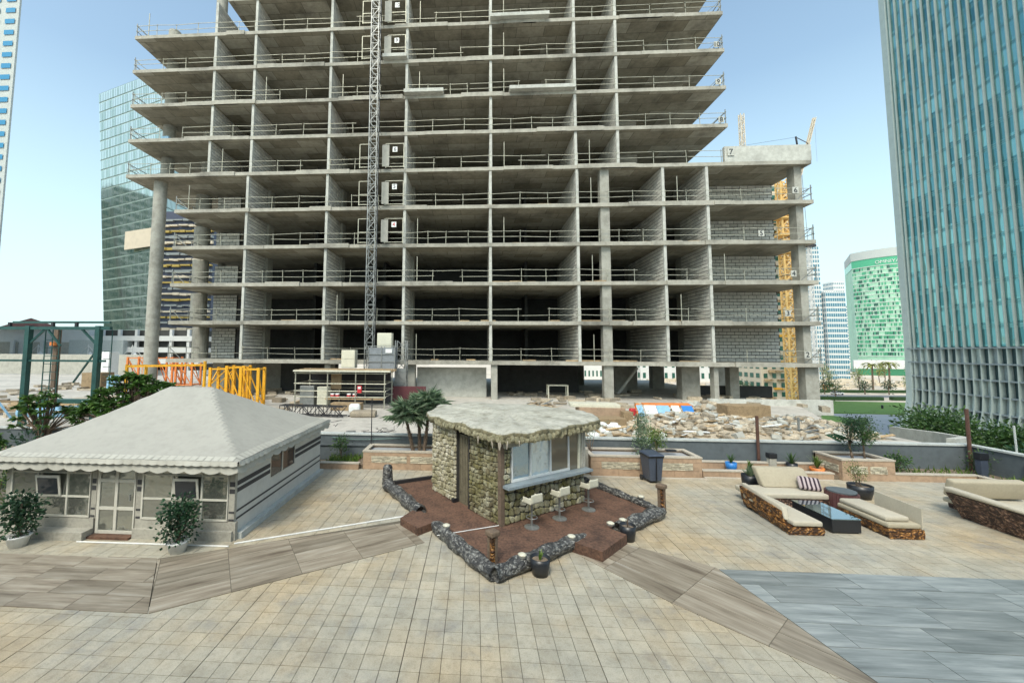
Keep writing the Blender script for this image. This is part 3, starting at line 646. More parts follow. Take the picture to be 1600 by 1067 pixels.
tag(MB().box(-10.2, -6.2, 27.7, 28.1, 1.48, 1.55).build('bench_board', M['wood']), 'long bench board carrying the pails inside the scaffold shelter', 'board')
mini('tool_cabinet', 'grey-brown cabinet at left inside the scaffold shelter', 'cabinet', M['steel'], (-11.6, 28.3), (1.0, .6, 1.45)); mini('tool_cabinet', 'cream cupboard beside the grey-brown cabinet in the shelter', 'cabinet', M['cream'], (-10.5, 28.3), (.75, .6, 1.4))
mini('plywood_sheet', 'tan plywood sheet hanging upright in the shelter bay', 'sheet', M['wood'], (-9.75, 28.6, 2.1), (.75, .06, 1.1)); mini('timber_stack', 'stack of yellow timber under the shelter front', 'timber', M['wood'], (-8.4, 26.9), (2.0, .7, .5))
mini('maroon_hoarding', 'dark maroon sheet fence right of the hoist behind the palm', 'hoarding', plain('maroon_sheet', (.10, .025, .03), .7), (-4.9, 30.4), (2.6, .1, 1.3))
mini('white_bag', 'white plastic bag of material beside the shelter corner', 'bag', M['white'], (-7.6, 25.9), (.7, .6, .55), .2, bevel=.15)
mini('cable_reel', 'tan bundle of board and sacking left of the thin pole', 'bundle', M['sack'], (-6.6, 24.4), (1.5, .9, .35), .1, bevel=.1)
fl = thing('lattice_frame', 'black lattice frame lying on the deck in front of the scaffold shelter', 'frame', (-9.6, 24.4, DK)); mb = MB(); lattice(mb, (-2, 0, .35), (2, -.4, .35), .55, .5, .025); mb.build('frame_bars', M['steel_dark'], fl)
mb = MB().tube((-7.5, 24.3, DK + .03), (-6.6, 26.2, DK + .05), .05, 4); tag(mb.build('steel_bar', M['steel_dark']), 'long dark bar lying on the deck beside the lattice frame', 'bar')
for (x, y, r, lab) in ((-7.9, 21.3, .35, 'tangle of black wire on the pale deck behind the tent'), (-4.4, 19.5, .3, 'small black tripod stand lying on the pale deck')):
    mb = MB(); rg = random.Random(int(x * 10))
    for _ in range(22): a = Vector((x + rg.gauss(0, r), y + rg.gauss(0, r * .6), DK + rg.uniform(0, .25))); mb.tube(a, a + Vector((rg.gauss(0, r), rg.gauss(0, r), rg.uniform(-.1, .1))), .015, 3)
    tag(mb.build('wire_tangle', M['steel_dark']), lab, 'wire')
mini('floor_hatch', 'small dark square hatch on the pale deck behind the grey wall', 'hatch', M['steel'], (-5.9, 19.6), (.45, .45, .06), .3)
mini('board', 'thin orange board lying on the deck beside the palm', 'board', M['wood'], (-2.6, 19.4), (1.2, .25, .05))

# ------------------------------------------------------------------ rubble and stored material right of the kiosk
rg = random.Random(5)
def heap(name, label, cx, cy, lx, ly, hh, n, mats, size, seed):
    rg = random.Random(seed); t = thing(name, label, 'rubble heap', (cx, cy, DK))
    base = MB(); N = 18
    for a in range(N):
        for b in range(N):
            pass
    vs = [(lx * (a / N - .5), ly * (b / N - .5), max(0, 1 - (2 * a / N - 1) ** 2) * max(0, 1 - (2 * b / N - 1) ** 2) * hh * (.8 + .3 * rg.random())) for a in range(N + 1) for b in range(N + 1)]
    base.add(vs, [(a * (N + 1) + b, (a + 1) * (N + 1) + b, (a + 1) * (N + 1) + b + 1, a * (N + 1) + b + 1) for a in range(N) for b in range(N)]); base.build('heap_core', M['sack'], t)
    for mi, (mk, frac, kind) in enumerate(mats):
        mb = MB()
        for _ in range(int(n * frac)):
            u, v = rg.uniform(-1, 1), rg.uniform(-1, 1); z = (1 - u * u) * (1 - v * v) * hh; s = size * rg.uniform(.5, 1.5)
            c = (u * lx / 2, v * ly / 2, z + s * .15)
            if kind == 'sack': blob(mb, c, (s * 1.5, s, s * .6), rg)
            elif kind == 'plank': mb.rbox(c, (s * rg.uniform(2, 5), s * .4, s * .1), rg.uniform(-.6, .8), rg.uniform(-.3, .3), rg.uniform(-.25, .25))
            else: mb.rbox(c, (s, s * rg.uniform(.5, 1), s * rg.uniform(.3, .8)), rg.uniform(0, 3), rg.uniform(-.5, .5), rg.uniform(-.5, .5))
        mb.build({'sack': 'sacks', 'plank': 'boards', 'chunk': 'rubble'}[kind], M[mk], t, kind='stuff')
    return t
heap('rubble_heap', 'wide heap of beige sacks, boards and broken blocks behind the grey wall', 11.2, 21.6, 8.2, 4.6, .75, 620, (('sack', .5, 'sack'), ('wood', .18, 'plank'), ('conc_light', .2, 'chunk'), ('white', .04, 'plank')), .26, 11)
heap('rubble_heap', 'flatter spread of torn sheets and rubble towards the concrete ramp', 16.6, 22.6, 5.2, 5, .5, 360, (('sack', .45, 'sack'), ('wood', .1, 'plank'), ('conc_light', .3, 'chunk'), ('steel', .1, 'plank')), .24, 12)
heap('rubble_heap', 'heap of pale broken rubble near the ground floor columns at right', 15.2, 28.4, 6.5, 3, .55, 150, (('sack', .4, 'sack'), ('conc_light', .5, 'chunk'), ('wood', .1, 'plank')), .3, 13)
heap('rubble_heap', 'small brown heap of scrap just behind the kiosk roof', 4.2, 27.0, 2.6, 1.6, .7, 70, (('wood', .4, 'plank'), ('steel', .3, 'plank'), ('sack', .3, 'sack')), .22, 14)
heap('rubble_heap', 'low row of pale scraps beside the carton pile right of the kiosk', 6.4, 20.4, 2.6, 2.0, .4, 80, (('white', .4, 'sack'), ('wood', .3, 'plank'), ('conc_light', .3, 'chunk')), .25, 15)
mini('cardboard_box', 'large tan carton lying open right of the kiosk roof', 'carton', M['wood'], (6.6, 21.3), (1.6, 1.0, .65), .2); mini('cardboard_box', 'reddish tan carton behind the open one', 'carton', M['sandstone'], (6.9, 23.4), (2.4, 1.2, .9), -.05)
mini('cardboard_box', 'pale flat carton on top of the reddish carton', 'carton', M['cream'], (6.6, 23.5, DK + .9), (2.6, 1.1, .18), -.1); mini('cardboard_box', 'narrow tan carton standing right of the reddish one', 'carton', M['wood'], (8.0, 22.4), (.5, .5, .8))
mini('timber_box', 'long tan timber crate lying on the rubble heap at right', 'crate', M['wood'], (14.6, 23.5, DK + .35), (2.3, .9, .75), .05); mini('plywood_box', 'brown timber box standing on the concrete ramp', 'crate', M['wood'], (19.0, 24.0, .25), (1.1, .6, .65), -.1)
for i, (x, m, w, lab) in enumerate(((9.3, 'white', .6, 'white plastic sheet hanging left of the blue printed one'), (9.95, 'lightblue', .65, 'blue and white printed sheet among the rubble'), (10.6, 'white', .4, 'narrow white sheet right of the blue printed one'), (11.2, 'blue', .55, 'deep blue sheet over the rubble edge'), (8.75, 'lightblue', .3, 'small pale blue sheet behind the conifer'))):
    o = MB().add([(-w / 2, .1, 0), (w / 2, .1, 0), (w / 2, -.05, .55), (-w / 2, -.05, .55), (w / 2, .3, .95), (-w / 2, .3, .95)], [(0, 1, 2, 3), (3, 2, 4, 5)]).build('plastic_sheet', M[m], loc=(x, 22.4, DK + .15)); sm = o.modifiers.new('solid', 'SOLIDIFY'); sm.thickness = .02
    tag(o, lab, 'plastic sheet', 'sheets draped on the rubble')
tag(MB().rbox((10.6, 23.6, DK + 1.02), (2.6, .5, .06), .05, .2).build('orange_netting', M['orange']), 'orange safety netting folded over the rubble top', 'netting')
mini('traffic_barrel', 'small orange-red marker standing on the deck beyond the sheets', 'marker', M['orange'], (9.9, 25.9), (.3, .3, .8), bevel=.08); mini('red_canister', 'small red canister among the sheets left of the conifer', 'canister', M['red'], (8.5, 22.9, DK + .5), (.35, .3, .4), bevel=.08)
tb = thing('site_table', 'pale wooden table inside the ground floor left of the front column', 'table', (7.0, 35.6, DK)); MB().box(-.85, .85, -.4, .4, 1.05, 1.12).build('table_top', M['cream'], tb)
for a in (-.8, .8):
    for b in (-.35, .35): MB().box(a - .04, a + .04, b - .04, b + .04, 0, 1.05).build('leg', M['cream'], tb)
tag(MB().tube((13.0, 38.5, DK + .1), (14.8, 38.5, 3.4), .12, 5).build('leaning_prop', M['conc_light']), 'pale diagonal prop leaning inside the ground floor at right', 'prop')
mb = MB(); rg = random.Random(8)
for _ in range(60): mb.rbox((rg.uniform(2, 24), rg.uniform(29.5, 42), DK + .1), (rg.uniform(.3, 1.6), rg.uniform(.1, .6), rg.uniform(.08, .35)), rg.uniform(0, 3))
tag(mb.build('site_debris', M['sack'], kind='stuff'), 'scattered boards and rubble on the ground floor of the building site', 'debris')
mb = MB()
for _ in range(170):
    x, y = rg.uniform(-45, -12), rg.uniform(22, 44); mb.rbox((x, y, DK + .12), (rg.uniform(.4, 2.4), rg.uniform(.1, .7), rg.uniform(.06, .4)), rg.uniform(0, 3))
tag(mb.build('site_debris', M['sack'], kind='stuff'), 'scattered boards and material covering the yard at far left', 'debris')
mb = MB()
for _ in range(40): mb.rbox((rg.uniform(-33, -22), rg.uniform(22.5, 26), DK + rg.uniform(.05, .5)), (rg.uniform(1.5, 4.5), .2, .12), rg.uniform(-.15, .15))
tag(mb.build('timber_pile', M['wood']), 'pile of long timber lengths in the yard behind the green frame', 'timber')
mini('tarpaulin', 'crumpled blue tarpaulin over timber beside the green frame post', 'tarpaulin', M['lightblue'], (-24.6, 22.8), (3.2, 1.2, .55), .1, bevel=.2)
mini('hatch_beam', 'teal steel beam lying in the yard behind the green frame', 'beam', M['green_steel'], (-25.4, 24.4, DK + .5), (3.6, .4, .3), .05)
mini('site_cubicle', 'small brown and cream crate near the light blue drum', 'crate', M['wood'], (-37.5, 39), (2.0, 1.5, 1.6)); mini('water_drum', 'light blue drum before the orange mast sections', 'drum', M['lightblue'], (-33.5, 36.5), (.9, .9, 1.5), bevel=.25)

# ------------------------------------------------------------------ steel frames at left
gf = thing('green_gantry', 'dark green steel gantry frame standing in the yard behind the tent', 'gantry', (-21, 20, DK))
def gp(x, y, z): return (x + 21, y - 20, z - DK)
for (x, y, m) in ((-23.2, 20, 'green_steel'), (-19.35, 20, 'green_steel'), (-24.4, 22.6, 'trunk')):
    MB().rbox(gp(x, y, 3.45), (.24, .24, 5.1)).build('post', M[m], gf)
MB().rbox(gp(-22.6, 20, 5.88), (7.8, .16, .16)).build('beam', M['green_steel'], gf); MB().rbox(gp(-22.6, 20, 4.2), (7.4, .1, .1)).build('beam', M['green_steel'], gf)
MB().rbox(gp(-24, 22.4, 6.35), (6, .12, .12)).build('beam', M['green_steel'], gf)
for (a, b) in (((-23.1, 20, 5.1), (-22.3, 20, 5.85)), ((-20.3, 20, 5.85), (-19.4, 20, 5.0)), ((-22.2, 20, 5.85), (-21.4, 20, 4.95))): MB().tube(gp(*a), gp(*b), .06, 4).build('brace', M['green_steel'], gf)
for x in (-24.3, -21.9, -20.6): MB().rbox(gp(x, 20, 6.06), (.12, .12, .24)).build('lug', M['steel_dark'], gf)
mb = MB()
for x in (-22.6, -22.2, -21.8): mb.tube(gp(x, 20.3, 5.8), gp(x, 20.3, 1.0), .025, 4)
for z in range(10): mb.tube(gp(-22.6, 20.3, 1.5 + z * .42), gp(-21.8, 20.3, 1.5 + z * .42), .02, 4)
mb.build('ladder', M['green_steel'], gf); mb = MB()
for z in range(9): mb.tube(gp(-19.2, 20.2, 1.5 + z * .4), gp(-18.8, 20.2, 1.5 + z * .4), .02, 4)
mb.tube(gp(-18.8, 20.2, 1), gp(-18.8, 20.2, 5.8), .025, 4); mb.build('ladder', M['green_steel'], gf)
MB().tube(gp(-25.5, 19.6, 3.6), gp(-23.4, 19.8, 1.1), .05, 4).build('brace', M['lightblue'], gf)
MB().tube(gp(-21.6, 21, 3.0), gp(-19.5, 20.2, 4.9), .05, 4).build('brace', M['green_steel'], gf)
MB().lathe([(.16, 0), (.16, .2)], 10, gp(-24.38, 22.35, 5.0)).build('lamp', M['orange'], gf)
def mast_piece(mat, L, w, label, loc, rz=0, rot=None, cat='crane section'):
    t = thing('crane_section', label, cat, loc, rz); mb = MB(); lattice(mb, (0, 0, w / 2), (L, 0, w / 2), w, w * .9, .07); mb.build('lattice', mat, t); return t
def upright(mat, label, loc, w, h, rz=0, n=2):
    t = thing('crane_section', label, 'crane section', loc, rz)
    for sx in (0, w):
        for sy in (0, w): MB().box(sx - .09, sx + .09, sy - .09, sy + .09, 0, h).build('chord', mat, t)
    mb = MB()
    for f in ((0, 0, w, 0), (0, w, w, w), (0, 0, 0, w), (w, 0, w, w)):
        for z in (.12, h - .12): mb.tube((f[0], f[1], z), (f[2], f[3], z), .06, 4)
        for i in range(n):
            a, b = .12 + (h - .24) * i / n, .12 + (h - .24) * (i + 1) / n
            mb.tube((f[0], f[1], a), (f[2], f[3], b), .05, 4) if i % 2 else mb.tube((f[0], f[1], b), (f[2], f[3], a), .05, 4)
    mb.build('bracing', mat, t); return t
for i, (x, y, z, lab) in enumerate(((-17.4, 28, 1.6, 'yellow crane mast section behind the tent ridge, left of two'), (-15.9, 27.2, 1.6, 'yellow crane mast section right of the tent ridge, right of two'))):
    upright(M['yellow'], lab, (x, y, z - .9), 1.15, 3.0 - i * .1, .15, 1)
upright(M['yellow'], 'yellow crane mast section low behind the flowering bush', (-19.6, 29.5, .9), 1.2, 2.6, .1)
yf = thing('steel_portal', 'slender yellow steel portal right of the green gantry', 'portal', (-18.6, 21, DK))
for (a, b) in (((0, 0, 0), (0, 0, 3.1)), ((0, 0, 3.0), (4.2, .2, 3.1)), ((4.2, .2, 0), (4.2, .2, 3.3)), ((0, 0, 1.0), (1.3, .3, 0.2)), ((0, 0, 1.2), (1.1, 1, 1.9)), ((0, 1.3, 0), (0, 1.3, 3)), ((0, 0, 3.0), (0, 1.3, 3.0))): MB().tube(a, b, .08, 4).build('bar', M['yellow'], yf)
for i in range(3): upright(M['orange'], 'orange crane mast section in the yard, ' + ('leftmost', 'middle one', 'rightmost')[i] + ' of three', (-37.6 + i * 2.75, 42.5 + (i % 2) * .7, DK), 1.7, 3.1 - (i == 2) * .2, .1, 1)

# ------------------------------------------------------------------ boundary wall, kerbs, planting strip
wl_ = thing('boundary_wall', 'long slate-grey boundary wall closing the far side of the terrace', 'wall', (0, 18.3, 0))
WP(MB().box(-34, 20.25, 18.2, 18.4, 0, 1.08), 'wall_panel', M['wall_grey'], wl_); WP(MB().box(-34, 20.28, 18.15, 18.45, 1.082, 1.15), 'coping', M['coping'], wl_)
WP(MB().box(-14, -3.8, 18.14, 18.19, .62, .68), 'ledge', M['wall_grey'], wl_); WP(MB().path([(-6.3, 18.12, .98), (-5.2, 18.12, .9), (-4.4, 18.12, .93), (-3.2, 18.1, 1.0)], .02, 5), 'green_hose', M['green_steel'], wl_)
w2 = thing('boundary_wall', 'slate-grey boundary wall running towards the camera on the far right', 'wall', (20.15, 10, 0))
WP(MB().box(20.05, 20.25, 0, 18.19, 0, 1.08), 'wall_panel', M['wall_grey'], w2); WP(MB().box(20.0, 20.3, 0, 18.14, 1.083, 1.15), 'coping', M['coping'], w2)
def kerb(label, x0, x1, y0, y1, h, step=.61, cap=True):
    t = thing('planter_kerb', label, 'kerb', ((x0 + x1) / 2, (y0 + y1) / 2, 0)); ln = max(x1 - x0, y1 - y0); n = max(1, round(ln / step)); along = (x1 - x0) > (y1 - y0)
    for i in range(n):
        a, b = i / n, (i + 1) / n
        mb = MB().box(x0 + (x1 - x0) * a + .004, x0 + (x1 - x0) * b - .004, y0, y1, 0, h) if along else MB().box(x0, x1, y0 + (y1 - y0) * a + .004, y0 + (y1 - y0) * b - .004, 0, h)
        WP(mb, 'cladding_tile', M['sandstone'], t)
    WP(MB().box(x0 - .02, x1 + .02, y0 - .02, y1 + .02, h + .002, h + .04), 'capstone', M['caps'], t)
    return t
kerb('low dark kerb of the flower bed left of the first planter', -6.3, -4.7, 16.75, 16.93, .22)
kerb('low sandstone kerb behind the row of flower pots', 8.8, 13.6, 16.75, 16.95, .24); kerb('upper sandstone step behind the flower pots', 8.8, 13.9, 17.55, 17.75, .38)
kerb('low sandstone kerb between right planter and the corner bollard', 15.85, 18.9, 16.85, 17.05, .24); kerb('low sandstone kerb running towards the camera at far right', 18.75, 18.95, 2, 16.8, .24)
kerb('low kerb left of the pale planter behind the kiosk', 2.6, 4.3, 16.75, 16.95, .2)
MB().box(-6.3, 20.04, 16.96, 18.19, -.02, .14).build('soil_bed', M['soil'], kind='structure'); MB().box(18.96, 20.04, 1, 16.9, -.02, .15).build('soil_bed', M['soil'], kind='structure')
MB().box(-33, -12.9, 16.9, 18.19, -.02, .3).build('soil_bed', M['soil'], kind='structure')
MB().box(8.8, 13.5, 16.6, 16.72, .0, .05).build('kerb_channel', M['caps'], kind='structure'); MB().box(2.2, 8.8, 16.4, 16.52, 0, .05).build('kerb_channel', M['caps'], kind='structure')
gr = MB(); rg = random.Random(3)
for (x0, x1, y0, y1, z, n) in ((-6.2, -4.9, 17.0, 18.0, .14, 420), (19.0, 20.0, 4, 16.7, .15, 900), (16.2, 19.6, 17.1, 18.1, .14, 120)):
    for _ in range(n):
        p = Vector((rg.uniform(x0, x1), rg.uniform(y0, y1), z)); d = Vector((rg.gauss(0, .08), rg.gauss(0, .08), rg.uniform(.1, .3))); u = Vector((rg.gauss(0, 1), rg.gauss(0, 1), 0)).normalized() * .03; gr.add([p - u, p + u, p + d], [(0, 1, 2)])
tag(gr.build('ground_cover', M['leaf_bright'], kind='stuff'), 'green ground cover growing in the flower beds along the wall', 'ground cover')

def planter(label, x0, x1, y0, y1, h, bands, inner, soil='pave'):
    t = thing('planter', label, 'planter', ((x0 + x1) / 2, (y0 + y1) / 2, 0)); n = max(2, round((x1 - x0) / 1.05)); rg = random.Random(int(x0 * 10))
    zs = (0, .27, .55, h - .06)
    for i in range(n):
        a, b = x0 + (x1 - x0) * i / n, x0 + (x1 - x0) * (i + 1) / n
        for r in range(3): WP(MB().box(a + .004, b - .004, y0, y0 + .08, zs[r] + .004, zs[r + 1] - .004), 'cladding_tile', M['sandstone'], t)
    m2 = max(2, round((y1 - y0) / 1.05))
    for i in range(m2):
        a, b = y0 + .082 + (y1 - y0 - .084) * i / m2, y0 + .082 + (y1 - y0 - .084) * (i + 1) / m2
        for r in range(3): WP(MB().box(x0, x0 + .08, a + .004, b - .004, zs[r] + .004, zs[r + 1] - .004), 'cladding_tile', M['sandstone'], t); WP(MB().box(x1 - .08, x1, a + .004, b - .004, zs[r] + .004, zs[r + 1] - .004), 'cladding_tile', M['sandstone'], t)
    WP(MB().box(x0, x1, y1 - .08, y1, 0, h - .06), 'back_panel', M['sandstone'], t)
    c = MB().box(x0 - .02, x1 + .02, y0 - .02, y0 + .16, h - .058, h).box(x0 - .02, x1 + .02, y1 - .16, y1 + .02, h - .058, h).box(x0 - .02, x0 + .16, y0 + .161, y1 - .161, h - .058, h).box(x1 - .16, x1 + .02, y0 + .161, y1 - .161, h - .058, h); WP(c, 'capstone', M['caps'], t)
    WP(MB().box(x0 + .081, x1 - .081, y0 + .081, y1 - .081, .02, h - .14), 'screed_fill', M[inner], t)
    def mosaic(ax, f, a, b, z0, z1):
        mb = MB(); z = z0; rr = 0
        while z < z1 - .01:
            q = a - rg.uniform(0, .1); hh = .038
            while q < b:
                w = rg.uniform(.09, .22); u0, u1 = max(a, q), min(b, q + w - .006); q += w
                if u1 - u0 < .02: continue
                e = rg.uniform(.005, .035)
                if ax == 'x': mb.box(u0, u1, f - e, f + .01, z + .003, z + hh - .003)
                else: mb.box(f - e, f + .01, u0, u1, z + .003, z + hh - .003)
            z += hh
        WP(mb, 'ledge_stone_band', M['mosaic'], t, kind='stuff')
    for (ax, f, a, b) in bands: mosaic(ax, f, a, b, .27, .52)
    return t
planter('brown tiled planter holding the fan palm left of the kiosk', -4.55, -1.0, 16.85, 19.0 - .85, .74, (('x', 16.85, -4.2, -2.75), ('x', 16.85, -2.6, -1.2)), 'pave')
planter('pale tiled planter with conifers behind the kiosk and wheelie bin', 4.55, 8.75, 16.7, 18.1, .78, (('x', 16.7, 4.95, 6.4), ('x', 16.7, 6.9, 8.4)), 'pave')
planter('sandstone planter with two small olive trees at right', 13.95, 15.85, 16.8, 18.1, .80, (('x', 16.8, 14.25, 14.85), ('x', 16.8, 14.95, 15.55), ('y', 13.95, 16.95, 17.9)), 'pave')
tag(MB().box(3.2, 4.5, 16.9, 17.0, .25, .95).build('grey_panel', M['plinth']), 'plain grey panel standing left of the pale planter', 'panel')
mini('drain_tray', 'black tray lying on the pale planter top', 'tray', M['black'], (8.0, 17.6, .79), (.4, .2, .06)); mini('drain_tray', 'small dark tray beside the conifer on the pale planter', 'tray', M['slate'], (7.1, 17.7, .79), (.4, .2, .06))

# ------------------------------------------------------------------ tent pavilion
pv = thing('tent_pavilion', 'cream canvas-roofed tent pavilion with glazed front and striped side wall', 'pavilion', (-9.2, 13.2, 0))
PX0, PX1, PY0, PY1, EZ = -12.35, -6.1, 10.4, 16.2, 2.0
def PV(mb, name, mat, parent=None, **kw):
    if parent is None: return WP(mb, name, mat, pv, **kw)
    o = mb.build(name, mat, None, **kw); o.parent = parent; return o      # parent's world frame is the identity
# roof: bulging canvas with sag between ribs
rx0, rx1, ry0, ry1 = -12.65, -5.83, 10.02, 16.4
def roofz(x, y):
    # distance based hip with a short ridge
    ridge0, ridge1, yc_ = -10.2, -8.75, 13.3; RZ = 3.56
    fy = (abs(y - yc_)) / (yc_ - ry0 if y < yc_ else ry1 - yc_); fx = (ridge0 - x) / (ridge0 - rx0) if x < ridge0 else ((x - ridge1) / (rx1 - ridge1) if x > ridge1 else 0)
    f = max(fy, fx, 0); return EZ + .03 + (RZ - EZ) * (1 - f) - .10 * math.sin(PI * f) + .008 * math.sin(x * 5) * math.sin(y * 4)
N = 48; rm = MB(); vs = []
for j in range(N + 1):
    for i in range(N + 1):
        x = rx0 + (rx1 - rx0) * i / N; y = ry0 + (ry1 - ry0) * j / N; vs.append((x, y, roofz(x, y)))
rm.add(vs, [(j * (N + 1) + i, j * (N + 1) + i + 1, (j + 1) * (N + 1) + i + 1, (j + 1) * (N + 1) + i) for j in range(N) for i in range(N)])
rf = PV(rm, 'canvas_roof', M['canvas'], smooth=False)
# laced scalloped hems: upper white lacing flaps and lower valance
def valance(p, q, nsc, drop, z, off, name, mat, amp=.055):
    p, q = Vector((*p, 0)), Vector((*q, 0)); d = q - p; nrm = Vector((d.y, -d.x, 0)).normalized(); mb = MB(); n = nsc * 8; top, bot = [], []
    for i in range(n + 1):
        t = i / n; ph = (t * nsc) % 1.0; sc_ = abs(math.sin(PI * t * nsc)); w = .012 * math.sin(t * 40) + .01 * math.sin(t * 17)
        top.append(p + d * t + nrm * (off + .01) + Vector((0, 0, z))); bot.append(p + d * t + nrm * (off + .03 + w + .02 * sc_) + Vector((0, 0, z - drop - amp * sc_)))
    k = len(top); mb.add(top + bot, [(i, i + 1, k + i + 1, k + i) for i in range(k - 1)]); o = PV(mb, name, mat); m = o.modifiers.new('solid', 'SOLIDIFY'); m.thickness = .008; return o
fl_, fr_, br_, bl_ = (rx0, ry0), (rx1, ry0), (rx1, ry1), (rx0, ry1)
for (p, q, n) in ((fl_, fr_, 15), (fr_, br_, 14), (bl_, fl_, 14)):
    valance(p, q, n * 2, .10, EZ + .05, .012, 'lacing_flap', M['valance'], .015); valance(p, q, n, .19, EZ - .02, -.03, 'valance', M['valance'], .06)
for (p, q) in ((fl_, fr_), (fr_, br_), (br_, bl_), (bl_, fl_)): PV(MB().tube((*p, EZ + .02), (*q, EZ + .02), .025, 6), 'edge_rope', M['steel_dark'])
# lacing tabs on the canvas along the hem
mb = MB(); rg = random.Random(2)
for i in range(34):
    x = rx0 + .25 + i * .195
    if x < rx1 - .2: mb.add([(x, ry0 + .02, roofz(x, ry0 + .02) + .012), (x + .17, ry0 + .02, roofz(x, ry0 + .02) + .012), (x + .17, ry0 + .18, roofz(x, ry0 + .18) + .012), (x, ry0 + .2, roofz(x, ry0 + .2) + .012)], [(0, 1, 2, 3)])
for i in range(31):
    y = ry0 + .2 + i * .2
    if y < ry1 - .2: mb.add([(rx1 - .02, y, roofz(rx1 - .02, y) + .012), (rx1 - .02, y + .17, roofz(rx1 - .02, y) + .012), (rx1 - .22, y + .17, roofz(rx1 - .22, y) + .014), (rx1 - .22, y, roofz(rx1 - .22, y) + .014)], [(0, 1, 2, 3)])
PV(mb, 'lacing_tabs', M['valance'])
# plinth
PV(MB().box(PX0 - .3, -9.85, PY0 - .32, PY0 - .02, 0, .2), 'plinth', M['plinth']); PV(MB().box(-8.72, PX1 + .0, PY0 - .1, PY0 - .02, 0, .24), 'plinth', M['plinth']); PV(MB().box(PX0, -9.85, PY0 - .02, PY0 + .1, 0, .44), 'plinth', M['plinth']); PV(MB().box(-8.72, PX1 + .05, PY0 - .02, PY0 + .1, 0, .44), 'plinth', M['plinth'])
PV(MB().box(-9.84, -8.73, PY0 - .2, PY0 + .1, 0, .06), 'door_step', M['mulch'])
PV(MB().box(PX1 - .02, PX1 + .16, PY0 + .1, PY1, 0, .16), 'plinth', M['coping'])
# walls
PV(MB().box(PX1 - .1, PX1, PY0 + .1, 12.2, .16, EZ), 'side_wall', M['tent_wall']); PV(MB().box(PX1 - .1, PX1, 13.9, PY1, .16, EZ), 'side_wall', M['tent_wall']); PV(MB().box(PX1 - .1, PX1, 12.2, 13.9, .16, .95), 'side_wall', M['tent_wall'])
PV(MB().box(PX1 - .1, PX1, 12.2, 13.9, 1.78, EZ), 'side_wall', M['tent_wall']); PV(MB().box(PX0, PX0 + .1, PY0 + .1, PY1, 0, EZ), 'side_wall', M['tent_wall']); PV(MB().box(PX0, PX1 - .1, PY1 - .1, PY1, 0, EZ), 'rear_wall', M['tent_wall'])
PV(MB().box(PX0 + .1, PX1 - .1, PY0 + .1, PY1 - .1, .0, .05), 'floor', M['conc_shaded'])
for (z0, z1) in ((1.32, 1.44), (1.15, 1.26), (.66, .71), (.47, .52)):
    for (a, b) in (((PY0 + .1, 12.2), (13.9, PY1)) if z0 > 1 else ((PY0 + .1, PY1),)): PV(MB().box(PX1 - .002, PX1 + .006, a, b, z0, z1), 'stripe', M['stripe'])
    for (a, b) in ((-9.95, -9.84), (-8.72, -8.6), (-6.24, PX1)): PV(MB().box(a, b, PY0 - .012, PY0 - .004, z0, z1), 'stripe', M['stripe'])
def frame_window(x0, x1, z0, z1, y, cols, rows, glassm, fm, axis='x', name='window', w=.045):
    """window with frame and every pane its own sub-part; cols, rows are lists of split positions"""
    fr = MB(); cs = [x0] + cols + [x1]; rs = [z0] + rows + [z1]
    def bx(a, b, c, d, e=.03):
        if axis == 'x': fr.box(a, b, y - e, y + e, c, d)
        else: fr.box(y - e, y + e, a, b, c, d)
    for c in cs: bx(max(x0, c - w / 2), min(x1, c + w / 2) if c != x0 else c + w, z0, z1)
    for r in rs:
        for a, b in zip(cs, cs[1:]): bx(a + w / 2 - .004, b - w / 2 + .004, max(z0, r - w / 2), min(z1, r + w / 2) if r != z0 else r + w, .028)
    f = PV(fr, name, fm)
    for a, b in zip(cs, cs[1:]):
        for c, d in zip(rs, rs[1:]):
            mb = MB()
            if axis == 'x': mb.box(a + w / 2, b - w / 2, y - .006, y + .006, c + w / 2, d - w / 2)
            else: mb.box(y - .006, y + .006, a + w / 2, b - w / 2, c + w / 2, d - w / 2)
            PV(mb, 'pane', glassm, f)
    return f
frame_window(-12.2, -9.98, .46, 1.95, PY0, [-11.45, -10.62], [.98, 1.58], M['win_mirror'], M['wframe'])
frame_window(-8.58, -6.27, .46, 1.95, PY0, [-7.75, -6.97], [.98, 1.58], M['win_mirror'], M['wframe'])
for x in (-11.1, -7.36):    # opened top-hung lights in the middle bay
    s = PV(MB().rbox((x, PY0 - .07, 1.26), (.66, .03, .54), 0, .14), 'opened_vent', M['wframe']); PV(MB().rbox((x, PY0 - .09, 1.25), (.54, .02, .42), 0, .14), 'vent_glass', M['win_dark'], s)
for (a, b) in ((-9.96, -9.82), (-8.74, -8.6), (-6.26, PX1 - .001), (PX0, -12.21)): PV(MB().box(a, b, PY0 - .005, PY0 + .09, .44, EZ), 'corner_pier', M['plinth'])
d_ = frame_window(-9.8, -8.76, .07, 1.97, PY0 + .02, [-9.28], [.70, 1.40], M['win_mirror'], M['wframe'], name='door', w=.075); PV(MB().rbox((-8.86, PY0 - .05, 1.0), (.03, .04, .16)), 'handle', M['steel'], d_)
frame_window(12.2, 13.9, .95, 1.78, PX1 - .03, [13.0], [], M['win_dark'], M['wframe'], axis='y')

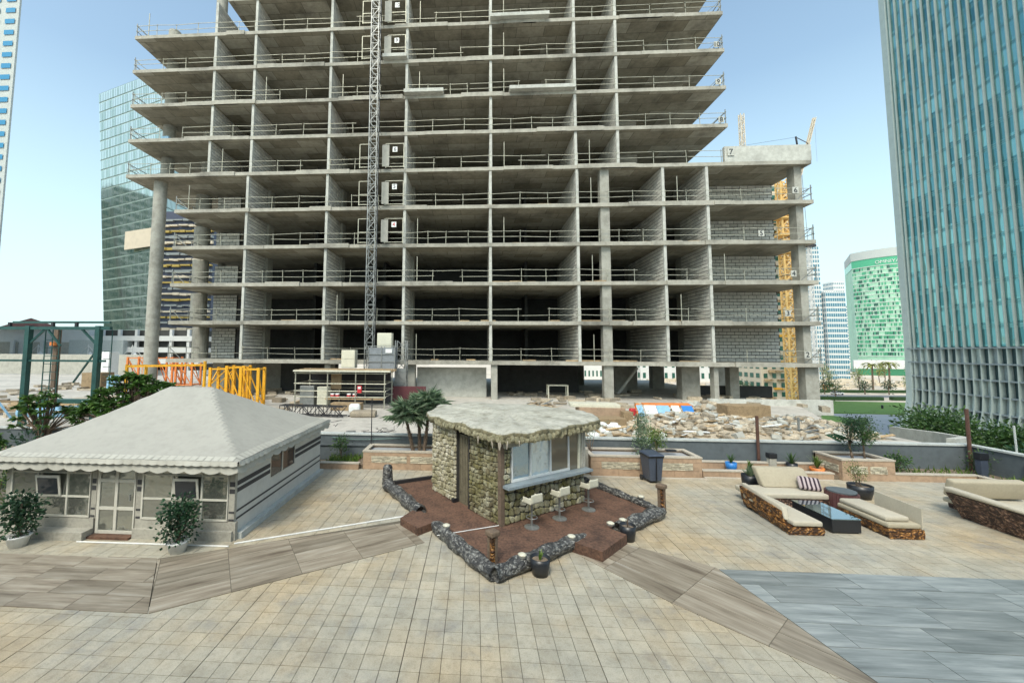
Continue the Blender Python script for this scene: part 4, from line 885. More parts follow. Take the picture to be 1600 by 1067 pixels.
# ------------------------------------------------------------------ kiosk and its diamond deck
DZ = .12
dk = thing('mulch_deck', 'low diamond-shaped red-brown deck edged with artificial logs around the kiosk', 'deck', (1, 13, 0))
WP(MB().prism(DIAM, 0, DZ), 'deck_floor', M['mulch'], dk)
WP(MB().prism([(-2.05, 11.6), (-1.48, 10.98), (-1.08, 11.42), (-1.7, 12.4)], 0, .2), 'step', M['mulch'], dk); WP(MB().prism([(2.3, 10.45), (2.93, 9.95), (3.82, 10.9), (3.3, 11.5)], 0, .24), 'step', M['mulch'], dk)
WP(MB().tube((-.95, 10.75, .135), (.75, 11.5, .14), .012, 5), 'white_cable', M['white'], dk)
def edge_log(label, p, q, r=.17):
    p, q = Vector((*p, .15)), Vector((*q, .15)); d = (q - p); L = d.length; d.normalize(); a = Vector((0, 0, 1)); b = d.cross(a); n, m = 14, max(8, int(L / .12)); mb = MB(); vs = []; rg = random.Random(int(p.x * 100)); ph = [rg.uniform(0, 6) for _ in range(4)]
    for j in range(m + 1):
        for i in range(n):
            t = 2 * PI * i / n; rr = r * (1 + .12 * math.sin(j * .9 + ph[0]) + .1 * math.sin(3 * t + ph[1] + j * .2) + rg.uniform(-.09, .09)) * (.82 if j in (0, m) else 1); vs.append(p + d * (L * j / m) + a * rr * math.cos(t) + b * rr * math.sin(t))
    mb.add([v - p for v in vs], [(j * n + i, j * n + (i + 1) % n, (j + 1) * n + (i + 1) % n, (j + 1) * n + i) for j in range(m) for i in range(n)] + [tuple(range(n)), tuple(reversed(range(m * n, m * n + n)))])
    return tag(mb.build('artificial_log', M['bark'], None, smooth=True, loc=tuple(p)), label, 'log', 'artificial logs edging the kiosk deck')
edge_log('grey bark-look log left of the left deck step', (-3.05, 14.55), (-1.55, 12.15), .19); edge_log('long grey log from the left step to the front corner post', (-1.05, 11.3), (.42, 8.98), .17)
edge_log('long grey log from the front corner post to the right step', (.42, 8.98), (2.75, 10.85), .16); edge_log('grey log between the right step and the right corner post', (3.75, 11.4), (5.5, 12.75), .18); edge_log('thin grey log running back from the right corner post', (5.4, 12.85), (3.9, 15.7), .13)
tag(MB().rbox((0, 0, 0), (1.9, .13, .12), 0).build('dark_beam', M['steel_dark'], None, loc=(-2.15, 15.1, .16), rz=math.atan2(.9, 1.6)), 'dark straight beam edging the deck behind the round-topped stump', 'beam')
def shells(x, y, lab):
    t = thing('round_lamp', lab, 'lamp', (x, y, .33), 0, 'round white lamps on the deck logs'); MB().lathe([(.03, 0), (.09, .01), (.10, .03), (.06, .05), (0, .055)], 16).build('shade', M['cream'], t, smooth=True); MB().lathe([(.10, -.02), (.10, .008), (.08, .01)], 14).build('rim', M['steel'], t)
for (x, y, l) in ((-.72, 10.85, 'round white lamp at the upper end of the left front log'), (1.05, 9.45, 'round white lamp right of the front corner post'), (3.95, 11.55, 'round white lamp beside the right black pot'), (5.15, 13.4, 'round white lamp on the thin back log'), (3.55, 11.3, 'shell lamp left of the right black pot'), (2.35, 10.45, 'shell lamp left of the right deck step')): shells(x, y, l)
def post(x, y, h, label, round_=False):
    t = thing('log_post', label, 'post', (x, y, .1))
    if round_: MB().lathe([(.2, 0), (.19, .2), (.17, .45), (.17, .58), (.12, .66), (0, .69)], 12).build('stump', M['bark'], t, smooth=True); return t
    for i in range(4):
        sx, sy = ((-1, -1), (1, -1), (1, 1), (-1, 1))[i]; MB().rbox((sx * .045, sy * .045, h / 2), (.085, .085, h)).build('stave', M['brown_wood'] if i % 2 == 0 else M['trunk'], t, bevel=.015)
    MB().rbox((0, 0, h + .05), (.25, .25, .12)).build('lamp_cap', M['trunk'], t, bevel=.03); return t
post(.40, 9.5, .62, 'brown stave post lamp at the front corner of the deck').rotation_euler = (0, 0, .7); post(5.58, 12.95, .66, 'brown stave post lamp at the right corner of the deck').rotation_euler = (0, 0, .7); post(-3.08, 14.75, .6, 'grey round-topped stump at the left corner of the deck', True)

ks = thing('stone_kiosk', 'small kiosk faced with mossy stones under a thick wavy cement roof', 'kiosk', (1.0, 13.8, DZ))
A_, B_, C_ = Vector((-1.42, 14.25, 0)), Vector((.72, 11.47, 0)), Vector((3.42, 13.45, 0)); D_ = A_ + (C_ - B_)
def stone_face(p, q, z0, z1, cell=.17, name='stone_facing', back=.14, mat='stone'):
    """wall core plus facing stones; stones are single meshes joined into one facing"""
    p, q = Vector(p), Vector(q); d = q - p; L = d.length; u = d.normalized(); n = Vector((u.y, -u.x, 0)); inn = -n
    core = MB().add([p + Vector((0, 0, z0)), q + Vector((0, 0, z0)), q + inn * back + Vector((0, 0, z0)), p + inn * back + Vector((0, 0, z0)), p + Vector((0, 0, z1)), q + Vector((0, 0, z1)), q + inn * back + Vector((0, 0, z1)), p + inn * back + Vector((0, 0, z1))], [(0, 3, 2, 1), (4, 5, 6, 7), (0, 1, 5, 4), (1, 2, 6, 5), (2, 3, 7, 6), (3, 0, 4, 7)])
    w = WP(core, 'wall', M['mortar'], ks); rg = random.Random(int(L * 1000)); nu, nv = max(2, round(L / cell)), max(2, round((z1 - z0) / cell))
    P = [[(min(L, max(0, (i + (rg.uniform(-.33, .33) if 0 < i < nu else 0)) * L / nu)), z0 + (j + (rg.uniform(-.33, .33) if 0 < j < nv else 0)) * (z1 - z0) / nv) for j in range(nv + 1)] for i in range(nu + 1)]
    fb = MB()
    for i in range(nu):
        for j in range(nv):
            c4 = [P[i][j], P[i + 1][j], P[i + 1][j + 1], P[i][j + 1]]; mx = sum(c[0] for c in c4) / 4; mz = sum(c[1] for c in c4) / 4; pts = []
            for k in range(4):
                a, b = c4[k], c4[(k + 1) % 4]; pts += [(a[0] * .8 + b[0] * .2, a[1] * .8 + b[1] * .2), (a[0] * .2 + b[0] * .8, a[1] * .2 + b[1] * .8)]
            o_ = [(mx + (x - mx) * .90, mz + (z - mz) * .90) for x, z in pts]; e = rg.uniform(.02, .065)
            i_ = [(mx + (x - mx) * .66, mz + (z - mz) * .66) for x, z in pts]
            vs = [p + u * x + n * .001 + Vector((0, 0, z)) for x, z in o_] + [p + u * x + n * (e * rg.uniform(.6, 1)) + Vector((0, 0, z)) for x, z in [(mx + (x - mx) * .84, mz + (z - mz) * .84) for x, z in pts]] + [p + u * x + n * e * 1.15 + Vector((0, 0, z)) for x, z in i_]
            fs = [(k, (k + 1) % 8, 8 + (k + 1) % 8, 8 + k) for k in range(8)] + [(8 + k, 8 + (k + 1) % 8, 16 + (k + 1) % 8, 16 + k) for k in range(8)] + [tuple(range(16, 24))]; fb.add(vs, fs)
    o = fb.build(name, M[mat], None, kind='stuff'); o.parent = w; return w
lerp = lambda a, b, t: a + (b - a) * t
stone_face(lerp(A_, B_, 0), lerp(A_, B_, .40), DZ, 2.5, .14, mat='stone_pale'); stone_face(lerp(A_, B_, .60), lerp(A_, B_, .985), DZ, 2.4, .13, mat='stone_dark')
stone_face(lerp(B_, C_, .02), lerp(B_, C_, 1), DZ, 1.12, .19); stone_face(C_, D_, DZ, 2.4, .2); stone_face(D_, A_, DZ, 2.4, .2)
stone_face(lerp(B_, C_, .0), lerp(B_, C_, .09), 1.2, 2.4, .14)
n_ = Vector(((B_ - A_).y, -(B_ - A_).x, 0)).normalized(); dr = MB()
pa, pb_ = lerp(A_, B_, .41) - n_ * .12, lerp(A_, B_, .59) - n_ * .12; ang_l = math.atan2((B_ - A_).y, (B_ - A_).x)
door = WP(MB().rbox(((pa + pb_) / 2 + Vector((0, 0, 1.15))), ((pb_ - pa).length, .05, 2.1), ang_l), 'door', plain('weathered_shutter', (.17, .15, .10), .85, var=.4, scale=5), ks)
for i in range(7):
    c = lerp(pa, pb_, (i + .5) / 7) + n_ * .035; o = MB().rbox((c.x, c.y, 1.15), (.035, .025, 2.05), ang_l).build('slat', door.data.materials[0]); o.parent = door
WP(MB().rbox((*(pb_ + n_ * .1).xy, 1.2), (.05, .09, 2.2), ang_l), 'door_post', M['steel_dark'], ks)
WP(MB().rbox((*(B_ + Vector((0, .0, 0))).xy, 1.2), (.13, .13, 2.3), .6), 'corner_post', M['trunk'], ks)
for t_ in (.93, .97, 1.0): c = lerp(B_, C_, t_); WP(MB().tube((c.x, c.y - .02, 1.2), (c.x + .03, c.y - .02, 2.45), .055, 8), 'bamboo_post', M['cream'] if t_ == .93 else M['plinth'], ks)
# counter, sliding window of three panes
ub = (C_ - B_).normalized(); nb = Vector((ub.y, -ub.x, 0)); ab = math.atan2(ub.y, ub.x); cm = lerp(B_, C_, .5)
WP(MB().rbox((*(lerp(B_, C_, .51) + nb * .06).xy, 1.16), ((C_ - B_).length * 1.02, .52, .07), ab), 'counter', plain('blue_grey_counter', (.25, .30, .33), .35), ks)
win = MB(); WX = [(.115, .325), (.325, .565), (.565, .80)]; y_off = -.02; wz0, wz1 = 1.2, 2.38
wo = WP(MB().rbox((*(lerp(B_, C_, .46) + nb * y_off).xy, wz0 + .03), ((C_ - B_).length * .70, .09, .06), ab).rbox((*(lerp(B_, C_, .46) + nb * y_off).xy, wz1), ((C_ - B_).length * .70, .09, .06), ab), 'window', M['white'], ks)
for t_ in (.115, .325, .565, .80): c = lerp(B_, C_, t_) + nb * y_off; o = MB().rbox((c.x, c.y, (wz0 + wz1) / 2), (.055, .08, wz1 - wz0), ab).build('frame', M['white']); o.parent = wo
for (a, b), mt in zip(WX, ('win_blue', 'white_pane', 'win_brown')):
    if mt == 'white_pane': M[mt] = glass('pale_glass', (.62, .70, .73), .7, .12, .1, 3.)
    if mt == 'win_brown': M[mt] = glass('brown_glass', (.22, .19, .14), .25, .1)
    c = lerp(B_, C_, (a + b) / 2) + nb * (y_off - .01); o = MB().rbox((c.x, c.y, (wz0 + wz1) / 2), ((C_ - B_).length * (b - a) - .05, .012, wz1 - wz0 - .06), ab).build('pane', M[mt]); o.parent = wo
c = lerp(B_, C_, .86); WP(MB().rbox((c.x, c.y, 1.8), (.35, .05, 1.2), ab), 'side_panel', M['win_brown'], ks)
WP(MB().rbox((*lerp(B_, C_, .09).xy, 2.3), (.6, .25, .22), ab), 'beam_end', M['plinth'], ks)
for k_ in range(1): pass
WP(MB().box(-.9, 3.0, 12.9, 15.0, 0.13, .16), 'floor', M['conc_shaded'], ks) if 0 else None
# roof slab: irregular outline, thick dripping rim
OUT = [(-1.62, 14.3), (-1.55, 15.6), (-1.15, 16.9), (.6, 17.4), (2.6, 16.7), (4.0, 15.2), (3.98, 13.6), (3.1, 12.7), (2.2, 11.85), (1.5, 11.35), (.75, 11.15), (.1, 11.75), (-.45, 12.6), (-1.1, 13.5)]
def catmull(P, m):
    o = []; n = len(P)
    for i in range(n):
        p0, p1, p2, p3 = (Vector(P[(i + k - 1) % n]) for k in range(4))
        for j in range(m):
            t = j / m; o.append(.5 * ((2 * p1) + (p2 - p0) * t + (2 * p0 - 5 * p1 + 4 * p2 - p3) * t * t + (3 * p1 - p0 - 3 * p2 + p3) * t ** 3))
    return o
ol = catmull(OUT, 12); n = len(ol); cx_, cy_ = 1.1, 14.2; rg = random.Random(21); rb = MB(); vs = []
rings = [(.0, 2.74), (.3, 2.73), (.55, 2.71), (.75, 2.72), (.9, 2.70), (.97, 2.67), (1.0, 2.62), (.995, 2.52), (.96, 2.46), (.85, 2.46)]
for (f, z) in rings[1:]:
    for i, p in enumerate(ol):
        w = .012 * math.sin(i * .7) + .012 * math.sin(i * 1.9 + 1) + rg.uniform(-.006, .006); e = 1 + (w if f > .9 else 0); dz = (.035 * math.sin(i * .45) + .03 * math.sin(p.x * 2.3) * math.cos(p.y * 1.9)) * (1 if z > 2.6 else 1.0) - (abs(math.sin(i * .52)) * .10 * (rg.random() < 2) if z < 2.5 and f > .9 else 0)
        vs.append((cx_ + (p.x - cx_) * f * e, cy_ + (p.y - cy_) * f * e, z + dz * .8))
m_ = len(rings) - 1; base = [(cx_, cy_, 2.74)]; fs = [(0, 1 + i, 1 + (i + 1) % n) for i in range(n)]
fs += [(1 + j * n + i, 1 + (j + 1) * n + i, 1 + (j + 1) * n + (i + 1) % n, 1 + j * n + (i + 1) % n) for j in range(m_ - 1) for i in range(n)] + [tuple(1 + (m_ - 1) * n + i for i in range(n))]
rb.add(base + vs, fs); WP(rb, 'cement_roof', M['cement'], ks, smooth=True)
mb = MB()
for i in range(46):
    p = ol[(70 + i * 2) % n]; blob(mb, (p.x + (cx_ - p.x) * .015, p.y + (cy_ - p.y) * .015, 2.46 + rg.uniform(-.02, .02)), (.19, .13, .17), rg, 7, 4, .15)
WP(mb, 'roof_drips', plain('mossy_cement_rim', (.27, .25, .16), .9, var=.5, scale=5, bump=.8, bd=.03, dark=(.12, .11, .05)), ks, kind='stuff')
mb = MB()
for _ in range(9):
    p = ol[(110 + rg.randint(0, 22)) % n]; mb.tube((p.x, p.y, 2.44), (p.x + rg.uniform(-.03, .03), p.y, 2.44 - rg.uniform(.12, .26)), .035, 5, .008)
WP(mb, 'roof_drips', M['caps'], ks)

# bar stools at the counter
st = thing('bar_stool', 'x', 'bar stool', (0, 0, 0)); MB().add([(-.2, -.18, 0), (.2, -.18, 0), (.22, .16, 0), (-.22, .16, 0), (-.2, -.18, .05), (.2, -.18, .05), (.22, .16, .05), (-.22, .16, .05)], [(0, 3, 2, 1), (4, 5, 6, 7), (0, 1, 5, 4), (1, 2, 6, 5), (2, 3, 7, 6), (3, 0, 4, 7)]).build('seat', M['cream'], st, loc=(0, 0, .66), bevel=.03)
MB().box(-.2, .2, -.22, -.18, .7, .92).build('backrest', M['cream'], st, bevel=.02)
for sg in (-1, 1): MB().box(sg * .21 - .015, sg * .21 + .015, -.2, .1, .68, .82).build('armrest', M['cream'], st, bevel=.01)
MB().tube((0, 0, .03), (0, 0, .66), .03, 10).build('pole', M['steel'], st); MB().lathe([(.2, 0), (.2, .02), (.04, .05), (0, .05)], 20).build('base_disc', M['steel'], st)
mb = MB(); [mb.tube((.15 * math.cos(a * PI / 8), .15 * math.sin(a * PI / 8), .27), (.15 * math.cos((a + 1) * PI / 8), .15 * math.sin((a + 1) * PI / 8), .27), .012, 5) for a in range(16)]; mb.build('foot_ring', M['steel'], st)
for i, (t_, lab) in enumerate(((.19, 'white bar stool nearest the corner post of the kiosk counter'), (.51, 'middle one of the three white bar stools at the kiosk counter'), (.88, 'rearmost white bar stool at the right end of the kiosk counter'))):
    c = lerp(B_, C_, t_) + nb * .50; r = st if i == 0 else clone(st, (0, 0, 0)); r.location = (c.x, c.y, DZ); r.rotation_euler = (0, 0, ab); r['label'] = lab; r['group'] = 'bar stools at the kiosk counter'
mini('spot_box', 'small black floor spotlight at the kiosk door', 'spotlight', M['black'], (-.62, 13.15, DZ), (.18, .14, .12), .6)

# ------------------------------------------------------------------ lounge furniture
def soft(mb, name, mat, par, w=.05): return mb.build(name, mat, par, smooth=True, bevel=w, seg=3)
def rough_base(pts_bottom, pts_top, name, mat, par, seed=1):
    """carved timber body between two outlines with an uneven lower edge"""
    rg = random.Random(seed); n = len(pts_bottom); N_ = 14; mb = MB(); B, T = [], []
    for i in range(n):
        for j in range(N_):
            t = j / N_; b = Vector(pts_bottom[i]).lerp(Vector(pts_bottom[(i + 1) % n]), t); c = Vector(pts_top[i]).lerp(Vector(pts_top[(i + 1) % n]), t); b.z += rg.uniform(0, .05) * (1 if j else .2); B.append(b); T.append(c)
    M1 = [b.lerp(c, .5) + Vector((rg.uniform(-.02, .02), rg.uniform(-.02, .02), 0)) for b, c in zip(B, T)]; k = len(B)
    mb.add(B + M1 + T, [(i, (i + 1) % k, k + (i + 1) % k, k + i) for i in range(k)] + [(k + i, k + (i + 1) % k, 2 * k + (i + 1) % k, 2 * k + i) for i in range(k)] + [tuple(range(2 * k, 3 * k)), tuple(reversed(range(k)))]); return mb.build(name, mat, par)
s1 = thing('lounge_sofa', 'corner lounge sofa with carved golden-brown timber side and beige cushions, left of the black table', 'sofa', (9.0, 12.9, 0))
def L(x, y, z): return (x - 9.0, y - 12.9, z)
rough_base([L(8.32, 11.75, 0), L(8.5, 13.75, 0), L(9.1, 13.75, 0), L(9.2, 11.75, 0)], [L(8.3, 11.75, .2), L(8.4, 13.75, .26), L(9.1, 13.75, .22), L(9.22, 11.75, .2)], 'timber_base', M['brown_wood'], s1, 3)
rough_base([L(8.36, 11.95, .1), L(8.42, 13.75, .08), L(8.5, 13.75, .08), L(8.46, 11.95, .1)], [L(8.38, 12.1, .50), L(8.34, 13.8, .64), L(8.46, 13.8, .64), L(8.5, 12.1, .50)], 'carved_side', M['brown_wood'], s1, 4)
soft(MB().add([L(8.5, 11.95, .3), L(8.5, 13.7, .3), L(8.38, 13.7, .3), L(8.38, 11.95, .3), L(8.58, 12.1, .58), L(8.55, 13.8, .72), L(8.40, 13.8, .74), L(8.42, 12.1, .60)], [(0, 1, 2, 3), (4, 7, 6, 5), (0, 4, 5, 1), (1, 5, 6, 2), (2, 6, 7, 3), (3, 7, 4, 0)]), 'back_cushion', M['cushion'], s1, .04)
soft(MB().box(-.55, .2, -1.15, .85, .22, .36), 'seat_cushion', M['cushion'], s1, .045)
rough_base([L(9.1, 13.75, 0), L(9.1, 14.75, 0), L(11.0, 14.75, 0), L(11.0, 13.75, 0)], [L(9.1, 13.75, .24), L(9.1, 14.75, .24), L(11.0, 14.75, .24), L(11.0, 13.75, .24)], 'timber_base', M['dark_wood'], s1, 5)
soft(MB().box(-.3, 2.02, .87, 1.75, .25, .42), 'seat_cushion', M['cushion'], s1, .05)
soft(MB().add([L(9.45, 14.35, .42), L(11.1, 14.35, .42), L(11.1, 14.65, .42), L(9.45, 14.65, .42), L(9.4, 14.65, .98), L(10.95, 14.65, .98), L(10.95, 14.92, .98), L(9.4, 14.92, .98)], [(0, 3, 2, 1), (4, 5, 6, 7), (0, 1, 5, 4), (1, 2, 6, 5), (2, 3, 7, 6), (3, 0, 4, 7)]), 'back_cushion', M['cushion2'], s1, .06)
p_ = MB().rbox((0, 0, 0), (.62, .16, .42)).build('throw_pillow', M['pillow'], None, smooth=True, bevel=.07, seg=3); p_.location = (10.75, 14.2, .62); p_.rotation_euler = (-.55, .1, -.12); tag(p_, 'dark striped throw pillow leaning in the corner lounge sofa', 'pillow')
dt = thing('drum_table', 'dark red-brown ribbed side table behind the black coffee table', 'side table', (11.35, 13.75, 0), .1)
for i in range(26):
    a = 2 * PI * i / 26; MB().rbox((.33 * math.cos(a), .42 * math.sin(a), .27), (.05, .095, .54), a).build('stave', plain('maroon_timber', (.11, .045, .045), .5) if i == 0 else dt.children[0].data.materials[0], dt)
MB().lathe([(.36, 0), (.36, .04)], 26, (0, 0, .545)).build('table_top', M['wall_grey'], dt)
ct = thing('coffee_table', 'long low black coffee table with a glassy top reflecting the sky', 'coffee table', (9.93, 12.55, 0), .0); MB().box(-.37, .37, -.62, .78, .03, .36).build('table_body', M['black'], ct, bevel=.015); MB().box(-.32, .32, -.58, .74, 0, .03).build('plinth', M['black'], ct)
MB().box(-.38, .38, -.63, .79, .362, .385).build('glass_top', glass('table_glass', (.25, .33, .36), .9, .03), ct, bevel=.004)
db = thing('daybed', 'low daybed with two stacked beige cushions and a thin pale back board', 'daybed', (11.22, 12.5, 0), -.0); db.scale = (1, .80, 1.25)
rough_base([(-.42, -1.0, 0), (-.42, .95, 0), (.42, .95, 0), (.42, -1.0, 0)], [(-.45, -1.0, .2), (-.45, .95, .2), (.42, .95, .2), (.42, -1.0, .2)], 'timber_base', M['brown_wood'], db, 8); soft(MB().box(-.44, .38, -.98, .93, .205, .31), 'lower_cushion', M['cushion2'], db, .04); soft(MB().box(-.4, .2, -.85, .9, .315, .42), 'upper_cushion', M['cushion'], db, .045)
MB().add([(.38, -.98, .2), (.38, .6, .2), (.41, .6, .2), (.41, -.98, .2), (.40, -.98, .62), (.40, .6, .66), (.43, .6, .66), (.43, -.98, .62)], [(0, 3, 2, 1), (4, 5, 6, 7), (0, 1, 5, 4), (1, 2, 6, 5), (2, 3, 7, 6), (3, 0, 4, 7)]).build('back_board', M['cushion'], db)
s2 = thing('lounge_sofa', 'sofa with high carved dark timber side and beige cushions cut by the right picture edge', 'sofa', (15.4, 12.6, 0))
def Q(x, y, z): return (x - 15.4, y - 12.6, z)
rough_base([Q(14.25, 11.6, 0), Q(14.3, 13.3, .0), Q(14.9, 13.35, 0), Q(14.9, 11.6, 0)], [Q(14.05, 11.55, .68), Q(14.05, 13.45, .70), Q(14.5, 13.45, .66), Q(14.5, 11.55, .64)], 'carved_side', M['dark_wood'], s2, 9)
rough_base([Q(14.9, 11.8, 0), Q(14.9, 14.2, 0), Q(16.6, 14.2, 0), Q(16.6, 11.8, 0)], [Q(14.9, 11.8, .25), Q(14.9, 14.2, .25), Q(16.6, 14.2, .25), Q(16.6, 11.8, .25)], 'timber_base', M['dark_wood'], s2, 10)
soft(MB().add([Q(14.03, 11.6, .70), Q(14.28, 11.6, .69), Q(14.28, 13.5, .71), Q(14.03, 13.5, .72), Q(14.03, 11.6, .80), Q(14.26, 11.6, .80), Q(14.26, 13.5, .86), Q(14.03, 13.5, .86)], [(0, 3, 2, 1), (4, 5, 6, 7), (0, 1, 5, 4), (1, 2, 6, 5), (2, 3, 7, 6), (3, 0, 4, 7)]), 'arm_cushion', M['cushion'], s2, .05)
soft(MB().box(-.9, 1.2, -.8, 1.4, .26, .40), 'seat_cushion', M['cushion'], s2, .05); soft(MB().rbox(Q(15.45, 13.7, .74), (2.1, .25, .55), 0, .25), 'back_cushion', M['cushion2'], s2, .06)

# ------------------------------------------------------------------ wheelie bin, pots, plants, poles
bn = thing('wheelie_bin', 'slate-blue wheelie bin standing before the pale planter', 'bin', (6.62, 16.1, 0), .15)
MB().add([(-.22, -.24, .08), (.22, -.24, .08), (.22, .24, .08), (-.22, .24, .08), (-.29, -.3, .98), (.29, -.3, .98), (.29, .34, .98), (-.29, .34, .98)], [(0, 3, 2, 1), (4, 5, 6, 7), (0, 1, 5, 4), (1, 2, 6, 5), (2, 3, 7, 6), (3, 0, 4, 7)]).build('bin_body', M['slate'], bn, bevel=.03)
MB().add([(-.32, -.36, 1.0), (.32, -.36, 1.0), (.32, .36, 1.03), (-.32, .36, 1.03), (-.27, -.3, 1.05), (.27, -.3, 1.05), (.27, .3, 1.10), (-.27, .3, 1.10)], [(0, 3, 2, 1), (4, 5, 6, 7), (0, 1, 5, 4), (1, 2, 6, 5), (2, 3, 7, 6), (3, 0, 4, 7)]).build('lid', M['slate'], bn, bevel=.02)
MB().box(-.3, .3, -.32, .33, .93, 1.0).build('rim', M['black'], bn, bevel=.015); MB().tube((-.25, .42, 1.0), (.25, .42, 1.0), .02, 8).build('handle', M['black'], bn)
for s_ in (-1, 1): MB().tube((s_ * .24, .26, .1), (s_ * .3, .26, .1), .1, 14).build('wheel', M['black'], bn)
MB().box(-.015, .015, -.31, -.24, .12, .94).build('front_rib', M['black'], bn)
def pot(label, x, y, r, h, mat, plantf, z=0, prof=None, group=None, cat='potted plant', **kw):
    t = thing('potted_plant', label, cat, (x, y, z)); prof = prof or [(r * .78, 0), (r * .95, h * .5), (r, h), (r * .9, h), (r * .86, h * .8), (0, h * .8)]
    MB().lathe(prof, 24).build('pot', M[mat], t, smooth=True, bevel=0); MB().lathe([(r * .85, h * .82), (0, h * .84)], 16).build('potting_soil', M['soil'], t); plantf(t, h * .84, **kw); return t
def ficus(t, z, seed=1):
    rg = random.Random(seed); tr = MB(); tr.path([(0, 0, z - .05), (.03, 0, z + .25), (-.02, .02, z + .5), (.02, 0, z + .8)], .05, 8, .022)
    fo = MB()
    for (x, y, zz, r) in ((-.26, .0, .16, .2), (.22, .06, .12, .18), (.0, -.2, .1, .16), (-.3, .05, .42, .17), (.3, -.02, .40, .19), (.03, .02, .72, .19), (-.14, -.12, .52, .15), (.15, .1, .55, .15), (.02, .22, .35, .18)):
        tr.tube((0, 0, z + zz * .5), (x, y, z + zz), .016, 5, .007); leaves(fo, (x * .75, y * .75, z + zz + .2), (r * .72, r * .72, r * .42), 120, .08, rg, 10, aspect=.75)
    tr.build('trunk', M['trunk'], t, smooth=True); fo.build('foliage', M['leaf_dark'], t)
for i, (x, y, s, lab) in enumerate(((-11.15, 9.75, 1, 'potted ficus in an oval white pot at far left before the tent'), (-7.08, 9.75, 4, 'potted ficus in a white pot near the tent corner'))):
    t = thing('potted_plant', lab, 'potted plant', (x, y, 0)); r_, h_ = .24, .25
    MB().lathe([(.17, 0), (.22, .2), (.255, .235), (.255, .265), (.225, .265), (.2, .2), (0, .2)], 28).build('pot', M['white'], t, smooth=True)
    mb = MB(); rg = random.Random(i); [mb.rbox((rg.uniform(-.13, .13), rg.uniform(-.13, .13), .225), (.04, .035, .03), rg.uniform(0, 3)) for _ in range(60)]; mb.build('pebbles', M['white'], t, kind='stuff'); ficus(t, .2, s)
def blades(t, z, n=26, L_=.4, w=.03, lm='leaf', seed=1, spread=.6, droop=.5):
    rg = random.Random(seed); mb = MB()
    for i in range(n):
        a = rg.uniform(0, 2 * PI); e = rg.uniform(.05, spread); l = L_ * rg.uniform(.6, 1.1); p = Vector((0, 0, z)); d = Vector((math.cos(a) * e, math.sin(a) * e, 1)).normalized(); u = Vector((-math.sin(a), math.cos(a), 0)); vs = []
        for k in range(5):
            ww = w * (1 - (k / 4) ** 2) + .002; vs += [p - u * ww, p + u * ww]; p = p + d * (l / 4); d = (d + Vector((math.cos(a), math.sin(a), -1)) * droop * .25 * k / 2).normalized()
        mb.add(vs, [(2 * k, 2 * k + 1, 2 * k + 3, 2 * k + 2) for k in range(4)])
    mb.build('leaf_blades', M[lm], t)
pot('black round pot with short green blades by the front log', 1.42, 9.35, .215, .36, 'black', blades, n=9, L_=.22, w=.022, lm='leaf_bright', seed=3); pot('black round pot with bare grey stems beside the right deck step', 3.93, 11.15, .2, .38, 'black', blades, n=12, L_=.28, w=.006, lm='trunk', seed=4)
pot('bright blue pot with spiky leaves on the flower bed', 10.15, 17.25, .2, .34, 'blue', blades, z=.14, n=30, L_=.42, w=.015, seed=5); pot('black pot with thin arching leaves on the flower bed', 12.45, 17.25, .19, .36, 'black', blades, z=.14, n=34, L_=.5, w=.02, lm='leaf', seed=6, spread=1.)
pot('wide terracotta pot full of tall green leaves on the flower bed', 13.35, 17.2, .24, .22, 'orange', blades, z=.14, n=90, L_=.5, w=.016, lm='leaf_bright', seed=7, spread=.7)
def rosette(t, z): 
    blades(t, z, 60, .5, .035, 'leaf_palm', 9, 1.1, .25); blades(t, z + .3, 18, .3, .03, 'leaf_bright', 10, .7, .3)
pot('large black pot with a blue-green rosette plant behind the corner sofa', 9.75, 15.5, .27, .5, 'black', rosette)
def wispy(t, z):
    rg = random.Random(12); s = MB(); f = MB()
    for _ in range(9):
        p = Vector((rg.uniform(-.08, .08), rg.uniform(-.08, .08), z)); q = p + Vector((rg.uniform(-.3, .3), rg.uniform(-.2, .2), rg.uniform(.5, .95))); s.tube(p, q, .008, 4, .003); leaves(f, p.lerp(q, .75), (.16, .16, .22), 70, .045, rg, 6, aspect=.4)
    s.build('stems', M['trunk'], t); f.build('foliage', M['leaf_bright'], t)
pot('black pot with a wispy shrub behind the daybed', 12.9, 14.9, .34, .42, 'black', wispy)
# fan palm with three trunks
pm = thing('fan_palm', 'three-stemmed fan palm growing in the brown planter left of the kiosk', 'palm tree', (-2.35, 17.55, .62)); rg = random.Random(31); fr_me = []
for vr in range(4):
    mb = MB(); n_f = 20; stem = Vector((0, 0, 0)); tip = Vector((.42, 0, .16)); mb.tube(stem, tip, .012, 4, .008)
    for i in range(n_f):
        a = (i / (n_f - 1) - .5) * 3.9; l = rg.uniform(.52, .72) * (1 - .15 * abs(a) / 2); d = Vector((math.cos(a), math.sin(a), .15 - .12 * abs(a))); u = Vector((-math.sin(a), math.cos(a), 0)) * .017; m1 = tip + d * l * .55; e = tip + d * l + Vector((0, 0, -.10 * rg.uniform(.5, 1.8)))
        mb.add([tip, m1 - u + Vector((0, 0, .012)), m1 + u + Vector((0, 0, .012)), e], [(0, 1, 3), (0, 3, 2)])
    fr_me.append(mb.mesh('frond', M['leaf_palm']))
